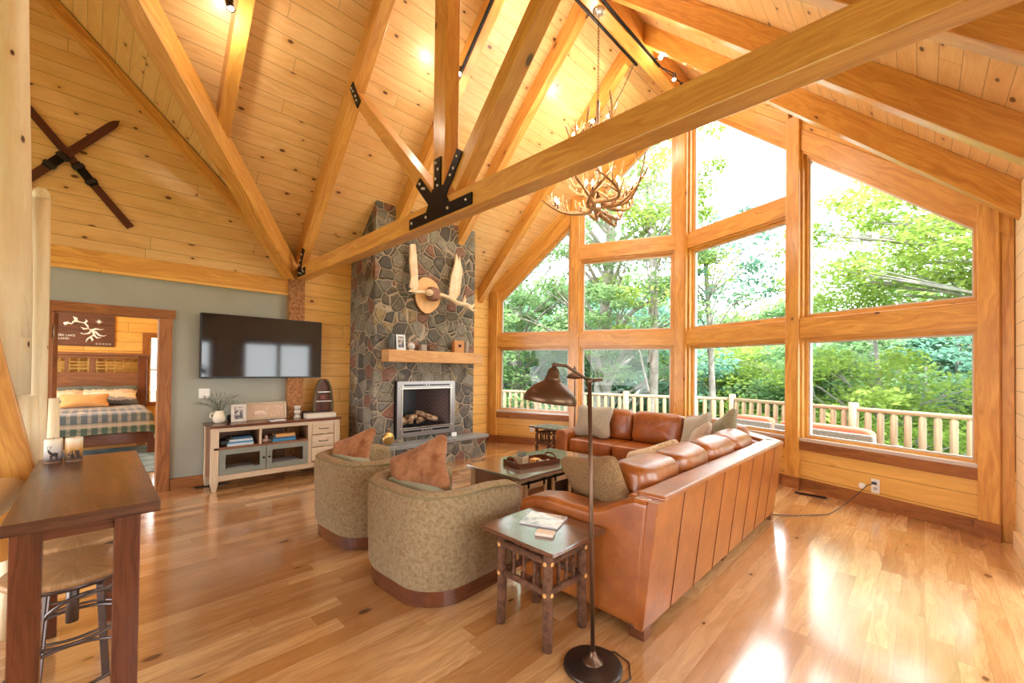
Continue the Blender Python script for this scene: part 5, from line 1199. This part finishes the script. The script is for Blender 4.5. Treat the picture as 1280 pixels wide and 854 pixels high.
track((XC-.10, 3.0, 5.86), (XC-.10, 5.45, 5.86), 'black track along the left side of the ridge beam', [((XC-.13, 3.3, 5.76), (-.4, .1, -1))])
track((XC+.10, 3.4, 5.90), (XC+.10, 5.75, 5.90), 'black track along the right side of the ridge beam with bright spots', [((-2.62, 5.55, 5.86), (.3, -.75, -.45)), ((-2.58, 5.90, 5.75), (.1, -.3, -1)), ((-2.55, 6.10, 5.70), (.2, -.3, -1))])
track((-3.30, 3.03, 5.60), (-4.15, 3.03, 4.77), 'thin black track rail on the left slope beside a rafter', [((-3.9, 3.0, 4.98), (.2, -.4, -1))])
track((-3.42, 5.24, 5.28), (-3.62, 5.24, 5.09), 'short spot fixture on the left rafter behind the chandelier', [((-3.45, 5.12, 5.10), (.4, -.9, -.3))])
track((-4.25, .80, 4.75), (-4.36, .80, 4.64), 'black spot fixture on the left slope above the truss rafter', [((-4.30, .78, 4.62), (.2, .2, -1))])

# ================================================================== OUTSIDE
DZ = -.08
mb = MB(); DO = 2.45
mb.prism([PW('L', 5.2, DZ-.03, .16), PW('L', 0, DZ-.03, .16), PW('R', 5.2, DZ-.03, .16), PW('R', 5.2, DZ-.03, DO), PW('L', 0, DZ-.03, DO)*.5+PW('R', 0, DZ-.03, DO)*.5, PW('L', 5.2, DZ-.03, DO)], (0,0,.03), uvf=lambda p: (p.x+20, p.y+20))
o = mb.build('deck_floor', wood('deck_boards', (.62,.52,.42), (.52,.43,.34), (.36,.28,.22), plank=(.14, 3.6), rough=.7, grain=.8)); tag(o, 'grey brown boarded deck outside the window wall', 'deck', kind='structure')
for side, sn in (('L', 'left'), ('R', 'right')):
    e = T_('deck_railing', 'pale log deck railing outside the %s half of the windows' % sn, 'railing', tuple(PW(side, 2.5, DZ, 2.2)), 0, 'log railings of the deck')
    def EL(mb, o_=V(e.location)): mb.v = [p-o_ for p in mb.v]; return mb
    s_end = 6.2
    EL(MB().tube([PW(side, -.857, .885, 2.2), PW(side, s_end, .885, 2.2)], .034, 10)).build('top_rail', 'deckw', e)
    EL(MB().tube([PW(side, -.857, .10, 2.2), PW(side, s_end, .10, 2.2)], .03, 10)).build('bottom_rail', 'deckw', e)
    pp_ = (-.80, 1.35, 3.5, 5.6) if side == 'R' else (1.24, 3.4, 5.55)
    for s_ in pp_: EL(MB().tube([PW(side, s_, DZ, 2.2), PW(side, s_, .985, 2.2)], .065, 12)).build('railing_post', 'deckw', e)
    s_ = -.70
    while s_ < s_end:
        if min(abs(s_-p) for p in pp_) > .08:
            EL(MB().tube([PW(side, s_, .12, 2.2), PW(side, s_, .16, 2.2), PW(side, s_, .82, 2.2), PW(side, s_, .865, 2.2)], [.022, .042, .042, .022], 8)).build('baluster', 'deckw', e)
        s_ += .16
# wicker sofas
def wicker(loc, rz, w, label):
    e = T_('patio_sofa', label, 'patio sofa', loc, rz, 'wicker patio seats')
    MB().box(-w/2, w/2, -.33, -.27, .10, .69).build('wicker_back', 'wicker', e, bevel=.02); MB().box(-w/2, w/2, -.30, .35, .10, .34).build('wicker_base', 'wicker', e, bevel=.02)
    for s_ in (-1, 1): MB().box(s_*w/2-.05, s_*w/2+.05, -.30, .35, .10, .52).build('arm', 'wicker', e, bevel=.02)
    for a in (-1, 1):
        for b in (-.28, .3): MB().box(a*(w/2-.04)-.02, a*(w/2-.04)+.02, b-.02, b+.02, 0, .10).build('leg', 'wicker', e)
    MB().puff((0, -.19, .58), w/2-.05, .09, .18, .3, .25).build('back_cushion', 'redc', e); MB().puff((0, .05, .41), w/2-.05, .29, .07, .3, .25).build('seat_cushion', 'redc', e)
th = math.atan2(YC-YA, X1-XC)
wicker(tuple(PW('R', 1.36, DZ, 1.6)), th, 1.35, 'dark wicker patio sofa with coral cushion outside the right window')
wicker(tuple(PW('R', .22, DZ, 1.65)), th, .75, 'dark wicker patio chair outside the second window from the centre post')
e = T_('patio_table', 'low grey patio table beyond the wicker sofa', 'patio table', tuple(PW('R', 2.52, DZ, 1.65)), th)
MB().box(-.35, .35, -.3, .3, .46, .49).build('tabletop', plain('grey_glass_top', (.42,.43,.45), .2), e); 
for a in (-.3, .3):
    for b in (-.25, .25): MB().box(a-.02, a+.02, b-.02, b+.02, 0, .46).build('leg', 'wicker', e)
# ground
mb = MB(); n = 40; g0 = -90; step = 180/n
for i in range(n+1):
    for j in range(n+1):
        x, y = g0+i*step-10, -60+j*step; dd_ = max(0, y-10); mb.v.append(V((x, y, -3.2 - .05*dd_ + 1.2*mnoise.noise(V((x*.03, y*.03, 0))))))
for i in range(n):
    for j in range(n): a = i*(n+1)+j; mb.face([a, a+n+1, a+n+2, a+1], [(0,0)]*4, True)
o = mb.build('ground', 'grass', kind='structure')
# trees
def leaves(m, centers, n_per, rad, size, rnd, flat=.45):
    for c_, rr in centers:
        for k in range(n_per):
            a = rnd.random()*2*PI; u = rnd.uniform(-1, 1); q_ = rnd.random()**.4; s_ = math.sqrt(1-u*u)
            p = V((c_[0]+rr*q_*s_*math.cos(a), c_[1]+rr*q_*s_*math.sin(a), c_[2]+rr*flat*q_*u))
            t = V((rnd.gauss(0,1), rnd.gauss(0,1), rnd.gauss(0,.45))).normalized(); w = t.cross(V((rnd.gauss(0,.5), rnd.gauss(0,.5), 1))).normalized(); L = size*(.6+.8*rnd.random())
            b = len(m.v); m.v += [p-t*L, p+w*L*.55, p+t*L, p-w*L*.55]; m.f.append([b, b+1, b+2, b+3])
def tree_mesh(seed, H, cr, cz, ncl, nleaf, lsize, crad, trunk_r, branch=True, lean=(0,0), spread=1., zsq=1.):
    rnd = random.Random(seed); lf = MB(); tk = MB()
    base = V((0,0,-.5)); top = V((lean[0], lean[1], H))
    P = [base.lerp(top, t)+V((.12*math.sin(t*5+seed), .12*math.cos(t*4+seed), 0)) for t in [i/7 for i in range(8)]]
    tk.tube(P, [trunk_r*(1.25-.95*i/7) for i in range(8)], 10)
    cen = []
    for k in range(ncl):
        a = rnd.random()*2*PI; u = rnd.uniform(-1, 1); q_ = rnd.random()**.5; s_ = math.sqrt(1-u*u)
        c_ = V((lean[0]*.7+cr*q_*s_*math.cos(a), lean[1]*.7+cr*q_*s_*math.sin(a), cz+(H-cz)*1.05*u*q_*zsq)); cen.append((c_, crad*(.6+.8*rnd.random())))
    if branch:
        for c_, r_ in cen[::2]:
            t = max(.25, min(.97, (c_.z-1.2)/H)); s0 = base.lerp(top, t); mid = s0.lerp(c_, .5)+V((rnd.uniform(-.2,.2), rnd.uniform(-.2,.2), .25)); r0 = trunk_r*.28
            tk.tube([s0, s0.lerp(mid, .5), mid, c_], [r0, r0*.8, r0*.55, r0*.2], 5, cap=False)
            for q_ in range(2): tk.tube([mid, c_+V((rnd.uniform(-1,1), rnd.uniform(-1,1), rnd.uniform(-.3,.6)))*r_], [r0*.4, r0*.12], 4, cap=False)
    leaves(lf, cen, nleaf, crad, lsize, rnd)
    return lf, tk
def raw_mesh(mb, name, m):
    me = bpy.data.meshes.new(name); me.from_pydata([tuple(p) for p in mb.v], [], mb.f); me.materials.append(M[m]); me.update(); return me
def tree(name, label, loc, args, leafm_, group=None, mesh=None, sc_=1., rz=0):
    e = T_(name, label, 'tree', loc, rz, group); e.scale = (sc_,)*3
    if mesh is None:
        lf, tk = tree_mesh(**args); a = raw_mesh(lf, 'foliage', leafm_); b = tk.build('trunk', 'trunk'); b.parent = e; fo = bpy.data.objects.new('foliage', a); COL.objects.link(fo); fo.parent = e; return e
def bear(D, deg, z=0): a = math.radians(deg); return (D*math.sin(a), D*math.cos(a), z)
# near individual trees
tree('deciduous_tree', 'big grey trunked tree seen through the pane left of the centre post', bear(12.5, -32.0, -3.2), dict(seed=3, H=11.5, cr=3.6, cz=6.6, ncl=95, nleaf=230, lsize=.06, crad=.62, trunk_r=.27), 'leaf2')
tree('deciduous_tree', 'slender tree with pale leaves just left of the centre post', bear(11.0, -26.5, -3.2), dict(seed=5, H=11, cr=2.0, cz=8.2, ncl=44, nleaf=150, lsize=.055, crad=.5, trunk_r=.13), 'leaf1')
tree('deciduous_tree', 'airy tree beyond the leftmost windows', bear(14, -43.5, -3.2), dict(seed=8, H=10, cr=3.2, cz=6.0, ncl=90, nleaf=210, lsize=.065, crad=.6, trunk_r=.16), 'leaf2')
tree('deciduous_tree', 'thin airy tree with bare branches right of the centre post', bear(12.0, -19.5, -3.2), dict(seed=12, H=9.6, cr=2.3, cz=7.4, ncl=30, nleaf=130, lsize=.055, crad=.42, trunk_r=.10), 'leaf3')
tree('deciduous_tree', 'yellow green spreading tree filling the upper right window', bear(13.5, 9.0, -3.2), dict(seed=15, H=9.8, cr=5.2, cz=7.6, ncl=210, nleaf=230, lsize=.06, crad=.66, trunk_r=.22, zsq=.8), 'leaf1')
tree('deciduous_tree', 'low leafy tree behind the right deck railing', bear(13.5, -3.5, -3.6), dict(seed=17, H=5.8, cr=3.2, cz=3.9, ncl=90, nleaf=220, lsize=.065, crad=.7, trunk_r=.14), 'leaf1')
# far woodland: a few kinds, copied
kinds = []
for i, (sd, lm) in enumerate(((31, 'leaf2'), (32, 'leaf3'), (33, 'leaf2'), (34, 'leaf1'))):
    lf, tk = tree_mesh(seed=sd, H=9.5, cr=3.9, cz=5.6, ncl=150, nleaf=170, lsize=.11, crad=1.0, trunk_r=.2, branch=True)
    kinds.append((raw_mesh(lf, 'foliage', lm), tk))
km = []
for (lm, tk) in kinds:
    t_ = tk.build('trunk', 'trunk'); km.append((lm, t_.data)); bpy.data.objects.remove(t_)
rnd = random.Random(77)
kl = ['mid green woodland tree in the far bank of trees', 'haze tinted blue green woodland tree in the far bank of trees', 'fresh green rounded tree in the far bank of trees', 'yellow green tree in the far bank of trees']
idx = 0
for row, (D, zb, s0, stp) in enumerate(((19, -5.0, .90, 9.5), (25, -4.8, 1.08, 8.0), (33, -5.0, 1.36, 7.0))):
    a = -56 + row*3
    while a < 16:
        k = [0, 1, 2, 1, 3, 0][idx % 6]; D2 = D+rnd.uniform(-1.5, 1.5)
        hgt = s0*(1.0 if a < -22 else .86)*rnd.uniform(.9, 1.1)
        e = T_('woodland_tree', kl[k], 'tree', bear(D2, a+rnd.uniform(-1.5, 1.5), zb), rnd.random()*6, kl[k].replace('tree in', 'trees in').replace(' tree', ' trees') if False else 'far bank: ' + kl[k].split(' tree')[0]+' trees'); e.scale = (hgt,)*3
        for nm, me in (('foliage', km[k][0]), ('trunk', km[k][1])):
            o = bpy.data.objects.new(nm, me); COL.objects.link(o); o.parent = e
        a += stp; idx += 1

# ================================================================== LIGHT
w = bpy.data.worlds.new('World'); sc.world = w; w.use_nodes = True; nt = w.node_tree; nt.nodes.clear()
bg = nt.nodes.new('ShaderNodeBackground'); out = nt.nodes.new('ShaderNodeOutputWorld'); tc = nt.nodes.new('ShaderNodeTexCoord'); sp = nt.nodes.new('ShaderNodeSeparateXYZ'); cr = nt.nodes.new('ShaderNodeValToRGB')
nt.links.new(tc.outputs['Generated'], sp.inputs[0]); nt.links.new(sp.outputs[2], cr.inputs[0]); nt.links.new(cr.outputs[0], bg.inputs[0]); nt.links.new(bg.outputs[0], out.inputs[0])
cr.color_ramp.elements[0].position = 0; cr.color_ramp.elements[0].color = (.97, .985, 1, 1); cr.color_ramp.elements[1].position = 1; cr.color_ramp.elements[1].color = (.80,.90,1.0,1)
bg.inputs[1].default_value = 8.0
sun = bpy.data.lights.new('sun', 'SUN'); sun.energy = 13; sun.angle = .02; sun.color = (1, .95, .85); so = bpy.data.objects.new('sun', sun); COL.objects.link(so)
so.rotation_euler = V((.42, -.15, .90)).to_track_quat('Z', 'Y').to_euler()
def point(loc, e_, r=.05, col=(1,.87,.70)):
    l = bpy.data.lights.new('point_light', 'POINT'); l.energy = e_; l.shadow_soft_size = r; l.color = col; o = bpy.data.objects.new('point_light', l); COL.objects.link(o); o.location = loc; return o
for k in range(6):
    a = 2*PI*k/6+.3; point((XC+.45*math.cos(a), 4.30+.45*math.sin(a), 3.72), 12)
for k in range(3):
    a = 2*PI*k/3; point((XC+.2*math.cos(a), 4.30+.2*math.sin(a), 4.72), 11)
point((-2.56, 5.45, 5.78), 22, .03); point((XC-.16, 3.3, 5.66), 18, .03); point((-3.36, 5.0, 5.05), 18, .03); point((-3.88, 2.85, 4.80), 10, .03); point((-4.28, .80, 4.40), 10, .03)
point((-9.0, -1.6, 2.6), 110, .2, (1,.82,.6))  # unseen light added in the bedroom, no lamp modelled there
# ================================================================== CAMERA
cam = bpy.data.cameras.new('camera'); co = bpy.data.objects.new('camera', cam); COL.objects.link(co); sc.camera = co
yaw, pit, rol = .7808, .012, .0118
d = V((-math.sin(yaw)*math.cos(pit), math.cos(yaw)*math.cos(pit), math.sin(pit))); r = V((math.cos(yaw), math.sin(yaw), 0)); u = r.cross(d)
r2 = r*math.cos(rol)+u*math.sin(rol); u2 = -r*math.sin(rol)+u*math.cos(rol)
Mx = Matrix((r2, u2, -d)).transposed().to_4x4(); Mx.translation = V((0, 0, 1.45)); co.matrix_world = Mx
cam.sensor_width = 36; cam.lens = 518.16*36/1280; cam.shift_y = (455.26-427)/1280; cam.clip_start = .05; cam.clip_end = 500
sc.view_settings.view_transform = 'Standard'; sc.view_settings.look = 'None'; sc.view_settings.gamma = 1; sc.view_settings.use_curve_mapping = False
sc.view_settings.exposure = .23
